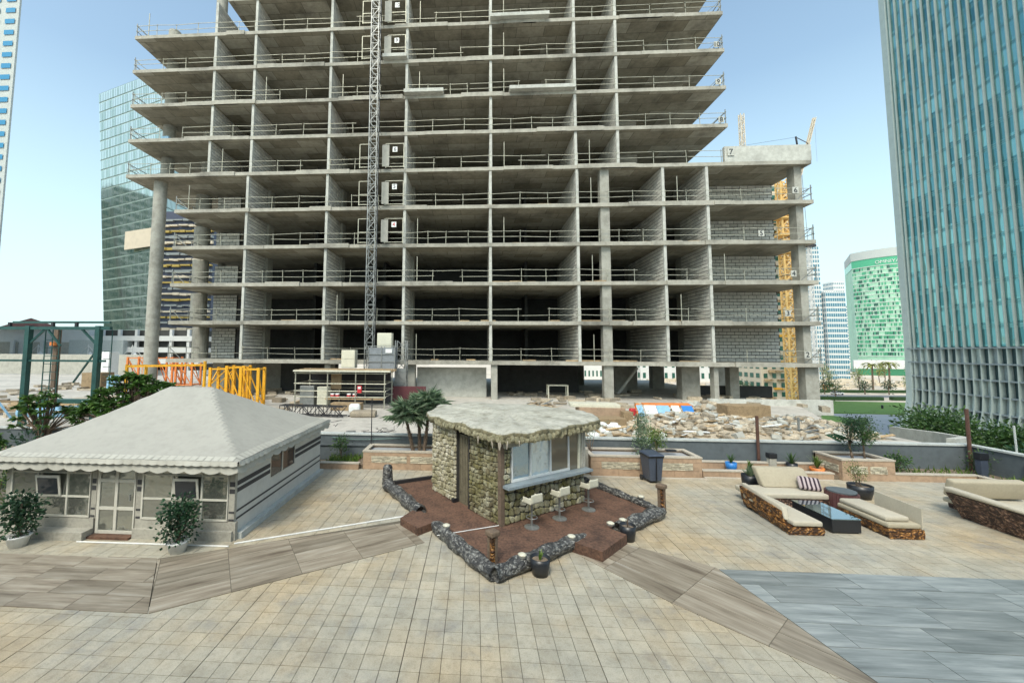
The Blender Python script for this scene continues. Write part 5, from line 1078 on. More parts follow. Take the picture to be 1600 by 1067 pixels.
for (tx, ty, hx, hy, hz) in ((-.25, 0, -.55, -.1, 1.35), (.02, .1, -.02, .1, 1.45), (.22, 0, .42, .02, 1.72)):
    mb = MB(); k = 10; pts = [Vector((tx, ty, 0)).lerp(Vector((hx, hy, hz)), i / k) for i in range(k + 1)]
    for i in range(k): mb.tube(pts[i], pts[i + 1], .082 - .002 * i, 8, .068 - .002 * i)
    for i in range(70): q = pts[0].lerp(pts[-1], rg.random()); a = rg.uniform(0, 6.28); mb.tube(q + Vector((math.cos(a) * .06, math.sin(a) * .06, 0)), q + Vector((math.cos(a) * .12, math.sin(a) * .12, .07)), .014, 3, .004)
    mb.build('trunk', M['trunk'], pm)
    for i in range(26):
        a = i * 2.4; el = -.5 + 1.6 * ((i / 26) ** .8); o = link('frond', fr_me[i % 4], pm, tuple(pts[-1])); o.rotation_euler = (rg.uniform(-.3, .3), -el, a); s = rg.uniform(.8, 1.1); o.scale = (s, s, s)
def tree(name, label, cat, loc, h, crown, n, size, leaf, tr=.05, seed=1, trunk_h=None, group=None, blobs=None, clump=14, aspect=.5):
    t = thing(name, label, cat, loc, 0, group); rg = random.Random(seed); th = trunk_h or h * .5; tb_ = MB(); top = Vector((rg.uniform(-.05, .05) * h, rg.uniform(-.05, .05) * h, th)); tb_.path([(0, 0, 0), (top.x * .3, top.y * .6, th * .5), tuple(top)], tr, 7, tr * .6); fo = MB()
    bl = blobs or [(rg.uniform(-.45, .45) * crown[0], rg.uniform(-.45, .45) * crown[1], th + (h - th) * (.15 + .7 * rg.random()), rg.uniform(.38, .6)) for _ in range(8)]
    for (x, y, z, f) in bl:
        tb_.path([tuple(top * .8), ((top.x + x) / 2, (top.y + y) / 2, (th * .9 + z) / 2), (x, y, z)], tr * .45, 5, tr * .15); leaves(fo, (x, y, z), (crown[0] * f, crown[1] * f, (h - th) * .5 * f), max(30, n // len(bl)), size, rg, clump, aspect=aspect)
    tb_.build('trunk', M['trunk'], t, smooth=True); fo.build('crown', M[leaf], t); return t
tree('conifer', 'narrow blue-green conifer standing in the pale planter', 'conifer', (6.78, 17.45, .64), 1.55, (.2, .2), 1500, .075, 'leaf_palm', .03, 41, .15, blobs=[(0, 0, .15 + i * .17, .95 - .07 * i) for i in range(9)]); tree('shrub', 'rounded yellow-green shrub right of the conifer', 'shrub', (7.3, 17.35, .64), 1.1, (.4, .35), 1200, .06, 'leaf_bright', .03, 42, .3)
tree('conifer', 'slim pale conifer half hidden behind the blue-green one', 'conifer', (7.15, 17.8, .6), 1.5, (.12, .12), 500, .06, 'leaf_palm', .02, 49, .15, blobs=[(0, 0, .2 + i * .25, .9 - .1 * i) for i in range(6)])
tree('small_tree', 'darker leaning small tree in the right sandstone planter', 'tree', (14.9, 17.45, .66), 1.75, (.42, .35), 1700, .06, 'leaf_dark', .05, 43, .55); tree('small_tree', 'taller upright small tree right of the leaning one', 'tree', (15.4, 17.5, .66), 1.95, (.42, .4), 1900, .06, 'leaf', .04, 44, .6)
fd = MB(); rg = random.Random(45)
for i in range(9):
    p = Vector((14.9, 17.4, 1.3)); d = Vector((-.5 - .1 * i * .6, rg.uniform(-.1, .1), .6 + .03 * i)); q = p
    for k in range(6):
        r = q + d * .16; fd.tube(q, r, .008, 3)
        for sg in (-1, 1): u = Vector((.0, sg * .12, -.06)); fd.add([q, r, (q + r) / 2 + u], [(0, 1, 2)])
        d = (d + Vector((-.05, 0, -.22))); q = r
tag(fd.build('palm_frond_plant', M['leaf_dark']), 'thin arching palm fronds left of the leaning small tree', 'palm plant')
tree('bare_shrub', 'thin bare grey shrub right of the kiosk roof', 'shrub', (4.7, 17.5, .1), 2.1, (.9, .5), 500, .05, 'leaf_palm', .03, 46, .7)
tree('shrub', 'dark glossy shrub right of the sandstone planter', 'shrub', (16.6, 17.5, .14), .65, (.5, .3), 700, .08, 'leaf', .03, 47, .15); tree('shrub', 'slim green shrub at the foot of the brown corner post', 'shrub', (19.6, 17.6, .14), .85, (.3, .25), 500, .07, 'leaf', .03, 48, .2)
tree('shrub', 'young green shrub in the bed left of the brown planter', 'shrub', (-5.7, 17.6, .14), .95, (.32, .28), 700, .07, 'leaf', .03, 50, .2); tree('shrub', 'dark leafy shrub behind the left end of the tent', 'shrub', (-13.4, 11.6, 0), 2.2, (.75, .6), 1100, .11, 'leaf_dark', .05, 51, .5)
tree('palm_bush', 'olive green palm bush against the left end of the tent', 'shrub', (-12.95, 10.6, 0), 1.5, (.6, .4), 700, .2, 'leaf_bright', .05, 53, .5, aspect=.12)
# big frangipani bushes rising behind the tent: thick forked stems and rosettes of long leaves
def frangipani(label, loc, w, h, n, seed, d=.9):
    t = thing('frangipani_bush', label, 'bush', loc); rg = random.Random(seed); st_ = MB(); fo = MB(); fl2 = MB()
    for i in range(n):
        a = rg.uniform(0, 6.28); rr = rg.random() ** .5; tip = Vector((math.cos(a) * rr * w / 2, math.sin(a) * rr * d / 2 * 1.2, h * (1 - .55 * rr * rr) * rg.uniform(.78, 1.0))); base = Vector((tip.x * .25, tip.y * .25, h * .35)); st_.path([(tip.x * .05, tip.y * .05, 0), tuple(base), tuple(tip)], .05, 5, .02)
        for k in range(19):
            b = rg.uniform(0, 6.28); l = rg.uniform(.24, .38); dd = Vector((math.cos(b), math.sin(b), rg.uniform(-.25, .75))).normalized(); u = dd.cross(Vector((0, 0, 1))).normalized() * l * .19; m1 = tip + dd * l * .55 + Vector((0, 0, .02)); e = tip + dd * l + Vector((0, 0, -.06)); fo.add([tip, m1 - u, e, m1 + u], [(0, 1, 2), (0, 2, 3)])
        if rg.random() < .12: leaves(fl2, tip + Vector((0, 0, .06)), (.06, .06, .04), 8, .07, rg, 4, aspect=.8)
    st_.build('branches', M['trunk'], t); fo.build('foliage', M['leaf_frangi'], t)
    if fl2.v: fl2.build('blossom', M['white'], t)
    return t
frangipani('dark green frangipani bush rising behind the tent roof ridge', (-14.9, 18.75 - 1.3, .2), 5.6, 3.7, 210, 61, 1.3)
frangipani('lighter frangipani bush with open stems before the green gantry', (-19.4, 17.6, .2), 3.6, 2.75, 42, 62, 1.2)
frangipani('dark bush at the left picture edge above the tent eave', (-17.1, 13.4, .0), 1.6, 2.1, 50, 63, .9); frangipani('bush tip at the left picture edge beside the blue brace', (-23.9, 17.9, .2), 2.2, 2.5, 24, 64, .9)
def pole(label, x, y, z1, mat, r=.035, z0=.14, loc=None): return tag(MB().tube((0, 0, 0), (.0, 0, z1 - z0), r, 8).build('pole', M[mat], None, loc=(x, y, z0)), label, 'pole')
pole('thin black pole on the grey wall left of the palm', -4.52, 18.05, 2.7, 'steel_dark', .022); pole('rusty brown post on the grey wall in front of the rubble', 11.7, 18.0, 2.2, 'brown_steel', .06); pole('taller rusty brown post in the corner of the grey wall', 19.85, 18.0, 2.6, 'brown_steel', .06)
tag(MB().lathe([(.07, 0), (.07, .55), (0, .56)], 10).build('pole_cap', M['steel_dark'], None, loc=(11.7, 18.0, 2.2)), 'dark cap on the rusty post before the rubble', 'pole cap') if 0 else None
tag(MB().tube((0, 0, 0), (0, 0, .9), .05, 8).build('pole', M['steel'], None, loc=(15.2, 20.5, DK)), 'short grey stub post standing in the flatter rubble', 'pole')
tag(MB().tube((0, 0, 0), (-.03, 0, 1.6), .035, 8).build('pole', M['coping'], None, loc=(22.8, 19.0, .2)), 'pale grey lamp stub between the hedge trees at right', 'pole')
for (x, y, lab, hd) in ((11.9, 17.55, 'black-headed bollard light behind the rosette plant', .7), (19.35, 17.2, 'grey bollard light with black head in the wall corner', .95)):
    t = thing('bollard_light', lab, 'bollard light', (x, y, .1)); MB().box(-.13, .13, -.1, .1, 0, hd * .72).build('bollard_body', M['plinth'] if hd < .9 else M['slate'], t, bevel=.01); MB().box(-.15, .15, -.12, .12, hd * .72, hd).build('lamp_head', M['black'], t, bevel=.01)
t = thing('wall_tap', 'wall tap with two dark pipes on the right hand wall', 'tap', (20.0, 16.2, .4)); MB().tube((0, 0, -.35), (0, 0, .35), .015, 6).tube((0, .3, -.3), (0, .3, .35), .015, 6).tube((0, 0, .35), (0, .3, .35), .015, 6).build('pipe', M['steel_dark'], t)
mb = MB().box(17.2, 17.35, 18.12, 18.19, .62, .72); tag(mb.build('wall_lamp', M['steel']), 'small wall lamp on the grey wall right of the sandstone planter', 'wall lamp')
# hedge trees beyond the right wall
for i, (x, y, z1, w, lab) in enumerate(((30.2, 29.0, 1.2, 3.3, 'dense dark tree at the foot of the glass tower beyond the grey wall'), (27.6, 22.6, .55, 2.4, 'rounded dark tree in front of the leftmost of the row'), (33.0, 27.5, .6, 3.0, 'dark tree behind the brown corner post'), (36.5, 29.0, -.1, 3.4, 'low dark tree between post and picture edge'), (30.2, 21.6, .1, 2.6, 'dark tree just beyond the right hand wall'), (39.5, 29.5, .1, 3.6, 'dark tree at the right picture edge beyond the wall'), (33.4, 22.4, -.3, 3.0, 'dark tree nearest the right picture edge beyond the wall'))):
    z0 = -9.0; t = thing('broadleaf_tree', lab, 'tree', (x, y, z0), 0, 'dark trees beyond the right hand wall'); rg = random.Random(70 + i); H = z1 - z0; tb_ = MB().path([(0, 0, 0), (.1, 0, H * .4), (0, 0, H * .7)], .22, 8, .12); fo = MB()
    for _ in range(9):
        a = rg.uniform(0, 6.28); q = (math.cos(a) * w * .5 * rg.random(), math.sin(a) * w * .45 * rg.random(), H - .9 - rg.uniform(0, 1.9)); tb_.tube((0, 0, H * .6), q, .08, 5, .03); leaves(fo, q, (w * .42, w * .4, .95), 620, .24, rg, 12, aspect=.45)
    tb_.build('trunk', M['trunk'], t); fo.build('crown', M['leaf_dark'] if i % 2 else M['leaf'], t)

# ------------------------------------------------------------------ glass tower on the right
gt = thing('glass_tower', 'tall teal glass tower with grey fins flaring out at the podium, at the right edge', 'tower', (74, 66, G))
TP0 = Vector((74.6, 75.2)); 
def plan(s):            # s metres along the facade from the far corner towards the camera; gently curved
    return Vector((TP0.x - .145 * s - .0022 * s * s, TP0.y - s * .985))
def nrm(s): a = plan(s + .1) - plan(s - .1); return Vector((a.y, -a.x)).normalized() if Vector((a.y, -a.x)).x < 0 else Vector((-a.y, a.x)).normalized()
SP, NF, FH, ZG, TOP = 1.22, 30, 3.1, 5.9, 112
def out(z): return 0 if z > -1.5 else 3.0 * ((-1.5 - z) / 9.7) ** 1.7      # podium skirt flare
def face(s0, s1, z0, z1, off, name, mat, parent=gt, me=None):
    a, b = plan(s0), plan(s1); n = nrm((s0 + s1) / 2); f = MB().add([(*(a + n * (off + out(z0))), z0), (*(b + n * (off + out(z0))), z0), (*(b + n * (off + out(z1))), z1), (*(a + n * (off + out(z1))), z1)], [(0, 1, 2, 3)]); return f
def GTW(mb, name, mat, **kw): o = mb.build(name, mat, None, **kw); o.parent = gt; o.matrix_parent_inverse = Matrix.Translation(-Vector((74, 66, G))); return o
core = MB().prism([tuple(plan(0) - nrm(0) * .5), tuple(plan(18) - nrm(18) * .5), tuple(plan(36.5) - nrm(36) * .5), (100, 36), (104, 70), (92, 76)], G, TOP); GTW(core, 'tower_body', M['fin_dark'])
nfl = int((TOP - ZG) / FH); rg = random.Random(77); pane_cache = {}; sp = MB(); extra = MB(); cnt = 0
zvis = 72
for r in range(nfl):
    z0 = ZG + r * FH
    for i in range(NF):
        s0, s1 = i * SP + .14, (i + 1) * SP - .14
        q = face(s0, s1, z0 + .02, z0 + FH - .62, rg.uniform(-.02, .02), '', None)
        a = rg.uniform(-.006, .006); q.v = [(x + a * k, y, z) for k, (x, y, z) in enumerate(q.v)]
        if i < 15 and z0 < zvis and cnt < 300: o = GTW(q, 'pane', M['teal']); cnt += 1
        else: extra.add(q.v, q.f)
        for (c, d) in ((.60, .34), (.30, .02)): h = face(s0, s1, z0 + FH - c, z0 + FH - d, 0, '', None); sp.add(h.v, h.f)
GTW(extra, 'panes', M['teal'], kind='stuff'); GTW(sp, 'spandrel_strips', M['teal_span'], kind='stuff')
ln = MB()
for r in range(nfl + 1):
    z = ZG + r * FH - .31
    for i in range(NF): h = face(i * SP, (i + 1) * SP, z - .015, z + .015, .05, '', None); ln.add(h.v, h.f)
GTW(ln, 'transoms', M['teal_dark'], kind='stuff')
for i in range(NF + 1):
    s = i * SP; p = plan(s); n = nrm(s); t = Vector((n.y, -n.x)) * (.085 if i else .8); zs = [G, -10, -9, -8, -7, -6, -5, -4, -3, -1.5, ZG, TOP]; mb = MB(); vs = []
    for z in zs:
        dp = .26 if z >= ZG - .01 else .45
        o1, o2 = p + n * (out(z) - .35), p + n * (out(z) + dp)
        vs += [(*(o1 - t), z), (*(o2 - t * .75), z), (*(o2 + t * .75), z), (*(o1 + t), z)]
    fs = [(4 * k + a, 4 * k + (a + 1) % 4, 4 * k + 4 + (a + 1) % 4, 4 * k + 4 + a) for k in range(len(zs) - 1) for a in range(4)]; mb.add(vs, fs); GTW(mb, 'fin', M['fin'])
PH = 2.28; rows = [ZG - .2 - PH * k for k in range(9)]
for k, z in enumerate(rows):
    if z < G: break
    mb = MB()
    for i in range(NF):
        a, b = plan(i * SP), plan((i + 1) * SP); n = nrm((i + .5) * SP); o_ = out(z)
        mb.add([(*(a + n * (o_ - .3)), z - .1), (*(b + n * (o_ - .3)), z - .1), (*(b + n * (o_ + .35)), z - .1), (*(a + n * (o_ + .35)), z - .1), (*(a + n * (o_ - .3)), z + .1), (*(b + n * (o_ - .3)), z + .1), (*(b + n * (o_ + .35)), z + .1), (*(a + n * (o_ + .35)), z + .1)], [(0, 3, 2, 1), (4, 5, 6, 7), (0, 1, 5, 4), (1, 2, 6, 5), (2, 3, 7, 6), (3, 0, 4, 7)])
    GTW(mb, 'ledge', M['fin_dark'])
M['far_panel'] = plain('pale_podium_panel', (.40, .50, .49), .35, .2, kind='world', scale=1)
wmat = plain('podium_panel', (.26, .33, .35), .4, .2, kind='world', scale=1)
for k in range(7):
    z1 = rows[k] - .1; z0 = rows[k + 1] + .1
    for i in range(NF):
        s0, s1 = i * SP + .13, (i + 1) * SP - .13; solid = rg.random() < .4
        if i < 15: GTW(face(s0, s1, z0, z1, -.12, '', None), 'panel' if solid else 'window', (wmat if rg.random() < .5 else M['far_panel']) if solid else M['teal_dark'])
        else: pass
mb = MB()
for k in range(7):
    for i in range(15, NF): h = face(i * SP + .13, (i + 1) * SP - .13, rows[k + 1] + .1, rows[k] - .1, -.28, '', None); mb.add(h.v, h.f)
GTW(mb, 'podium_windows', M['teal_dark'], kind='stuff')

# ------------------------------------------------------------------ generic far tower with real window grid
def far_tower(name, label, x0, x1, y, z1, depth, wallm, winm, nx, nz, fillx=.7, fillz=.6, z0=None, cat='tower', mix=None, skew=0, seed=1, lean=0, top=None, bshift=0):
    z0 = G if z0 is None else z0; t = thing(name, label, cat, ((x0 + x1) / 2, y, z0)); ox, oy, oz = (x0 + x1) / 2, y, z0; rg = random.Random(seed)
    def P(u, v, o=0):   # u, v in 0..1 across and up; skew turns the face
        x = x0 + (x1 - x0) * u + lean * (v) * (1 - u); return (x - ox, skew * u - o, (z1 + (top or 0) * u - z0) * v)
    b = MB()
    if lean: GN = 24; b.add([P(i / GN, j / GN, -.03) for j in range(GN + 1) for i in range(GN + 1)], [(j * (GN + 1) + i, j * (GN + 1) + i + 1, (j + 1) * (GN + 1) + i + 1, (j + 1) * (GN + 1) + i) for j in range(GN) for i in range(GN)])
    b.add([P(0, 0), P(1, 0), P(1, 1), P(0, 1)] + [(a[0] + bshift, a[1] + depth, a[2]) for a in (P(0, 0), P(1, 0), P(1, 1), P(0, 1))], ([] if lean else [(0, 1, 2, 3)]) + [(5, 4, 7, 6), (1, 5, 6, 2), (4, 0, 3, 7), (3, 2, 6, 7), (4, 5, 1, 0)]); b.build('tower_wall', wallm, t)
    a = MB(); c = MB()
    for j in range(nz):
        for i in range(nx):
            u0, u1 = (i + .5 - fillx / 2) / nx, (i + .5 + fillx / 2) / nx; v0, v1 = (j + .5 - fillz / 2) / nz, (j + .5 + fillz / 2) / nz
            m = c if (mix and rg.random() < mix[1]) else a; k = abs(depth) * .0 + .12; m.add([P(u0, v0, k), P(u1, v0, k), P(u1, v1, k), P(u0, v1, k)], [(0, 1, 2, 3)])
    # side windows
    for j in range(nz):
        v0, v1 = (j + .5 - fillz / 2) / nz, (j + .5 + fillz / 2) / nz; ny = max(2, int(depth / ((x1 - x0) / nx)))
        for i in range(ny):
            d0, d1 = depth * (i + .2) / ny, depth * (i + .8) / ny
            for u, s in ((1, .12), (0, -.12)) if not bshift else (): p0, p1 = P(u, v0), P(u, v1); a.add([(p0[0] + s, p0[1] + d0, p0[2]), (p0[0] + s, p0[1] + d1, p0[2]), (p1[0] + s, p1[1] + d1, p1[2]), (p1[0] + s, p1[1] + d0, p1[2])], [(0, 1, 2, 3)])
    a.build('windows', winm, t, kind='stuff')
    if c.v: c.build('dark_windows', mix[0], t, kind='stuff')
    return t
# left: mirrored glass tower, grey-white tower at the picture edge
lg = far_tower('mirror_tower', 'leaning tower of mirror glass behind the left end of the unfinished building', -131.5, -107.2, 140, 101, 30, M['far_green'] if 0 else plain('grey_green_mullion', (.30, .38, .34), .5, .3, kind='world'), M['tgreen'], 40, 30, .84, .86, z0=G, skew=-9, lean=-10.5, top=3, mix=(glass('tgreen_dark', (.50, .60, .53), .88, .08), .33), seed=5)
bb = MB().add([(-120.9 + 118.1, -6.4, 44.6 + 6), (-107.4 + 118.1, -9.4, 45.2 + 6), (-107.4 + 118.1, -9.4, 51.6 + 6), (-120.9 + 118.1, -6.4, 51.0 + 6), (-120.9 + 118.1, -6.0, 44.6 + 6), (-107.4 + 118.1, -9.0, 45.2 + 6), (-107.4 + 118.1, -9.0, 51.6 + 6), (-120.9 + 118.1, -6.0, 51.0 + 6)], [(0, 1, 2, 3), (5, 4, 7, 6), (1, 5, 6, 2), (4, 0, 3, 7), (3, 2, 6, 7), (4, 5, 1, 0)]); bb.build('blank_banner', M['far_cream'], lg)
sd_t = thing('side_reflection_block', 'dark block for the side face of the mirror tower, yellow reflections added as stepped lines', 'building', (-96, 128, G)); MB().box(-10.6, 10, 0, 20, 0, 62).build('tower_wall', plain('dark_blue_wall', (.07, .08, .12), .5, .3, kind='world'), sd_t)  # side face of the mirror tower; its yellow reflections are modelled as lines
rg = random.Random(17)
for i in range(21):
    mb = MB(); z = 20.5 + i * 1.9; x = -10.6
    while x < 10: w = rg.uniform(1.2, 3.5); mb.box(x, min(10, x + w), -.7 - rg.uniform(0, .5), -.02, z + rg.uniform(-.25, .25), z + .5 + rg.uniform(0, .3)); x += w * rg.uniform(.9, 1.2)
    mb.build('reflection_line', plain('ochre_reflection', (.42, .30, .07), .6, kind='world') if i % 3 == 0 and i < 3 else (bpy.data.materials['ochre_reflection'] if i % 3 == 0 else M['far_cream'] if i % 3 == 1 else M['steel']), sd_t)
M['far_panel2'] = plain('grey_green_wall', (.20, .26, .21), .7, kind='world', scale=.2)
et = far_tower('edge_tower', 'pale grey tower with blue windows cut by the left picture edge', -110, -82.9, 65.4, 80, 13, M['coping'], M['blue_glass'], 9, 43, .62, .42, cat='tower', bshift=-16)
far_tower('neighbour_tower', 'tower beyond the left picture edge mirrored in the leaning glass tower', -240, -202, 96, 86, 24, M['coping'], M['far_dark'], 12, 26, .6, .6, seed=51); far_tower('neighbour_tower', 'second lower tower beyond the left picture edge mirrored in glass', -245, -200, 121.5, 76, 26, M['far_panel2'], M['far_dark'], 12, 22, .7, .6, seed=52); 
# podium mall with tents at left
pd = thing('podium_building', 'long low white podium building behind the yard at far left', 'building', (-100, 90, G))
MB().box(-60, 10.5, 0, 30, 0, 20.8).build('wall', M['far_white'], pd)
for i in range(9): MB().box(-57 + i * 7.4, -51.2 + i * 7.4, -.15, -.0, 12.8, 17.6).build('wall_panel', M['plinth'], pd)
for i in range(10): MB().box(-60 + i * 7.4, -59.2 + i * 7.4, -.6, -.02, 6, 18).build('pilaster', M['far_white'], pd)
MB().box(-60, 12, -3, -.7, 9.6, 11.0).build('canopy', M['far_white'], pd); MB().box(-60, 10, -.3, -.1, 3, 9.0).build('dark_arcade', M['win_dark'], pd)
pr = thing('pyramid_roof', 'small red-brown pyramid roof above the far left podium', 'roof', (-106, 92, 9.6)); MB().add([(-6, -3, 0), (5.5, -3, 0), (5.5, 3, 0), (-6, 3, 0), (-.5, 0, 2.6)], [(0, 1, 4), (1, 2, 4), (2, 3, 4), (3, 0, 4), (0, 3, 2, 1)]).build('roof', plain('red_roof', (.22, .08, .06), .8, kind='world'), pr)
for i, x in enumerate((-106, -94.5, -83, -73)):
    t = thing('tensile_tent', 'white pointed tensile canopy in front of the podium, ' + ('leftmost', 'second from left', 'third from left', 'rightmost')[i] + ' of four', 'canopy', (x, 84, 1.4), 0, 'tensile canopies at the podium')
    vs = []; n_, m_2 = 16, 6
    for j in range(m_2 + 1):
        for k in range(n_): a = 2 * PI * k / n_; rr = 5.6 * (j / m_2); z = 3.0 * (1 - j / m_2) ** 2.2; vs.append((rr * math.cos(a), rr * math.sin(a) * .6, z))
    MB().add(vs, [(j * n_ + k, j * n_ + (k + 1) % n_, (j + 1) * n_ + (k + 1) % n_, (j + 1) * n_ + k) for j in range(m_2) for k in range(n_)]).build('canopy', M['far_white'], t, smooth=True)
    MB().tube((0, -.5, -8), (0, -.5, 4.4), .18, 6, .08).tube((0, -.5, 4.2), (-3.2, -.5, 1.0), .05, 4).tube((0, -.5, 4.2), (3.2, -.5, 1.0), .05, 4).build('mast', M['far_white'], t)
ck = thing('car_park', 'white multi-storey car park between the podium and the giant column', 'building', (-74, 88, G))
for i in range(4): MB().box(-12, 14, -2, 26, 10.4 + i * 2.5, 11.5 + i * 2.5).build('deck_slab', M['far_white'], ck)
MB().box(-11.5, 13.5, -.5, 20, 0, 20.3).build('shade_fill', M['conc_shaded'], ck); MB().box(-15, -2.5, -3, 0, 9, 18).build('blank_wall', M['coping'], ck)  # dark solid between the decks paints in their shade
for i in range(6): MB().box(-9 + i * 4, -8.4 + i * 4, -1.8, -1.2, 6, 20.4).build('column', M['far_white'], ck)
rw = thing('retaining_wall', 'long grey sheet-piled wall closing the far left yard', 'wall', (-85, 60, DK)); MB().box(-55, 35, -.2, .2, 0, 3.1).build('wall', M['plinth'], rw)
for i in range(30): MB().box(-54.6 + i * 2.0, -54.3 + i * 2.0, -.3, -.21, 0, 3.1).build('rib', M['plinth'], rw)
mini('site_shelter_pier', 'white pier standing in the far left yard before the sheet-piled wall', 'pier', M['white'], (-44.5, 47.5), (1.4, 1.4, 3.6))
MB().prism([(-150, 59), (-50, 59), (-50, 62), (-150, 62)], DK + .004, DK + .02).build('pavement', M['pave'], kind='structure')

# right side far buildings
og = thing('green_office_tower', 'curved green glass office tower with a grey roof crown, left of the teal tower', 'office building', (305, 345, G))
cxg, cyg, rgx = 357 - 305, 372 - 345, 34
def arc(u, r=rgx): a = R_(188 + 100 * u); return (cxg + r * math.cos(a), cyg + r * math.sin(a) * 1.0)
NA = 34
MB().prism([arc(i / NA) for i in range(NA + 1)] + [(cxg + 40, cyg + 20), (cxg - 10, cyg + 30)], 0, 88).build('tower_wall', M['far_green_l'], og)
MB().prism([arc(i / NA, rgx + 1) for i in range(NA + 1)] + [(cxg + 40, cyg + 20), (cxg - 10, cyg + 30)], 94.5, 101.5).build('roof_crown', M['coping'], og)
MB().prism([arc(i / NA, rgx + .5) for i in range(NA + 1)] + [(cxg + 40, cyg + 20), (cxg - 10, cyg + 30)], 88.2, 94.4).build('top_glazing', M['far_green'], og)
rg = random.Random(9); a_, b_, c_ = MB(), MB(), MB()
for j in range(25):
    z0, z1 = 4.5 + j * 3.35, 4.5 + j * 3.35 + 2.5
    if 1 < j < 3: continue
    for i in range(NA * 2):
        r_ = rg.random(); tgt = a_ if r_ < .38 else (b_ if r_ < .58 else None)
        if tgt is None: continue
        p, q = arc((i + .12) / (NA * 2), rgx + .35), arc((i + .88) / (NA * 2), rgx + .35); tgt.add([(*p, z0), (*q, z0), (*q, z1), (*p, z1)], [(0, 1, 2, 3)])
for j in range(26): 
    for i in range(NA): p, q = arc(i / NA, rgx + .5), arc((i + 1) / NA, rgx + .5); c_.add([(*p, 4.0 + j * 3.35), (*q, 4.0 + j * 3.35), (*q, 4.45 + j * 3.35), (*p, 4.45 + j * 3.35)], [(0, 1, 2, 3)])
a_.build('windows', M['far_green'], og, kind='stuff'); b_.build('dark_windows', M['far_dark'], og, kind='stuff'); c_.build('floor_bands', M['far_white'], og, kind='stuff')
pa_ = arc(.36, rgx + 1.4); o = text('OMNIYAT', 3.6, (pa_[0] + 2, pa_[1] - 1, 90.6), (PI / 2, 0, .0), M['far_white'], og, 'lettering', .1); o.rotation_euler = (PI / 2, 0, R_(-45))
MB().prism([(-24, -22), (44, -34), (46, -20), (-10, -5)], 5, 11).build('podium_canopy', M['far_white'], og); MB().prism([(-18, -18), (44, -28), (46, -18), (-8, -5)], 0, 4.9).build('podium_glass', M['far_green'], og)
far_tower('grid_tower', 'blue-glazed tower with a white grid left of the green office tower', 212.4, 223.8, 260, 42, 20, M['far_white'], M['far_blue'], 9, 17, .8, .62, seed=2)
far_tower('grid_tower', 'slim white gridded tower just right of the end column', 203.6, 211.8, 262, 71, 18, M['far_white'], M['far_blue'], 6, 30, .6, .6, seed=3)
far_tower('grid_tower', 'white apartment block between the gridded towers and the green office', 223.9, 231, 290, 36, 16, M['far_cream'], M['far_blue'], 4, 14, .5, .5, seed=4)
for i, (x0, x1, y, z, l) in enumerate(((560, 578, 690, 106, 'very pale distant tower left of the green office, taller one'), (585, 602, 700, 122, 'very pale distant tower with a crane on top'), (604, 622, 720, 85, 'very pale distant tower low beside the green office'), (540, 552, 680, 70, 'very pale distant tower behind the gridded towers'))): far_tower('distant_tower', l, x0, x1, y, z, 20, M['far_white'], M['far_blue'], 6, 20, .5, .4, seed=20 + i)
ctw = far_tower('tower_under_construction', 'cream tower under construction seen through the right end bay', 101, 115.5, 152, 66, 16, M['far_cream'], M['far_dark'], 5, 24, .45, .5, seed=6); rg = random.Random(4)
for j in range(24):
    mb = MB()
    for _ in range(5): x = rg.uniform(-7, 5); mb.box(x, x + rg.uniform(.8, 3), -1.1, -.15, 3.1 * j + rg.uniform(-.1, .4), 3.1 * j + rg.uniform(.5, .9))
    mb.build('scaffold_deck', M['yellow'] if j % 3 == 1 else M['wood'], ctw)
cy = thing('tower_crane', 'yellow-orange lattice crane mast in front of the cream tower under construction', 'crane', (106.2, 145, G)); mb = MB(); lattice(mb, (0, 0, 0), (0, 0, 76), 2.3, 2.4, .2); M['far_yellow'] = plain('sunfaded_yellow', (.72, .46, .16), .6, var=.15, scale=.3); mb.build('mast', M['far_yellow'], cy)
for z in (50, 56, 62, 68): MB().box(-2.6, 2.6, -2, 2, z, z + .4).build('platform', M['far_yellow'], cy)
c2 = thing('tower_crane', 'far pale crane with a raised white jib above the right end of the unfinished building', 'crane', (165, 210, G)); mb = MB(); lattice(mb, (0, 0, 0), (0, 0, 69), 1.6, 2.4, .12); mb.build('mast', M['far_white'], c2)
mb = MB(); lattice(mb, (-2, 0, 105), (6.6, 0, 135), 1.0, 1.6, .12); mb.build('jib', M['far_cream'], c2); MB().box(-2.2, 2.6, -1.5, 1.5, 68.4, 69.6).build('cab', M['steel_dark'], c2); MB().tube((6.6, 0, 135), (6.6, 0, 112), .05, 3).build('cable', M['steel'], c2); MB().tube((0, 0, 69), (-1.2, 0, 112), .12, 4).build('tie_bar', M['steel'], c2)
c3 = thing('crane_mast', 'slim cream crane mast rising behind the parapet marked seven', 'crane', (132.8, 205, G)); mb = MB(); lattice(mb, (0, 0, 0), (0, 0, 135), 1.7, 2.4, .13); mb.build('mast', M['far_cream'], c3)
tag(MB().tube((26.5, 34.2, zl(5) + 1.33), (26.4, 34.2, zl(5) + 2.25), .07, 6).build('steel_post', M['steel_dark']), 'short dark post standing on the parapet marked seven', 'post')
tag(MB().path([(26.4, 34.2, zl(5) + 2.2), (27.1, 34.0, zl(5) + 1.6), (27.35, 34.0, zl(5) + 1.0)], .03, 4).path([(26.4, 34.2, zl(5) + 2.2), (23, 34.2, zl(5) + 1.7), (20.6, 34.2, zl(5) + 1.35)], .012, 3).build('guy_wire', M['steel_dark']), 'thin guy wires hanging from the post on the parapet', 'wire')
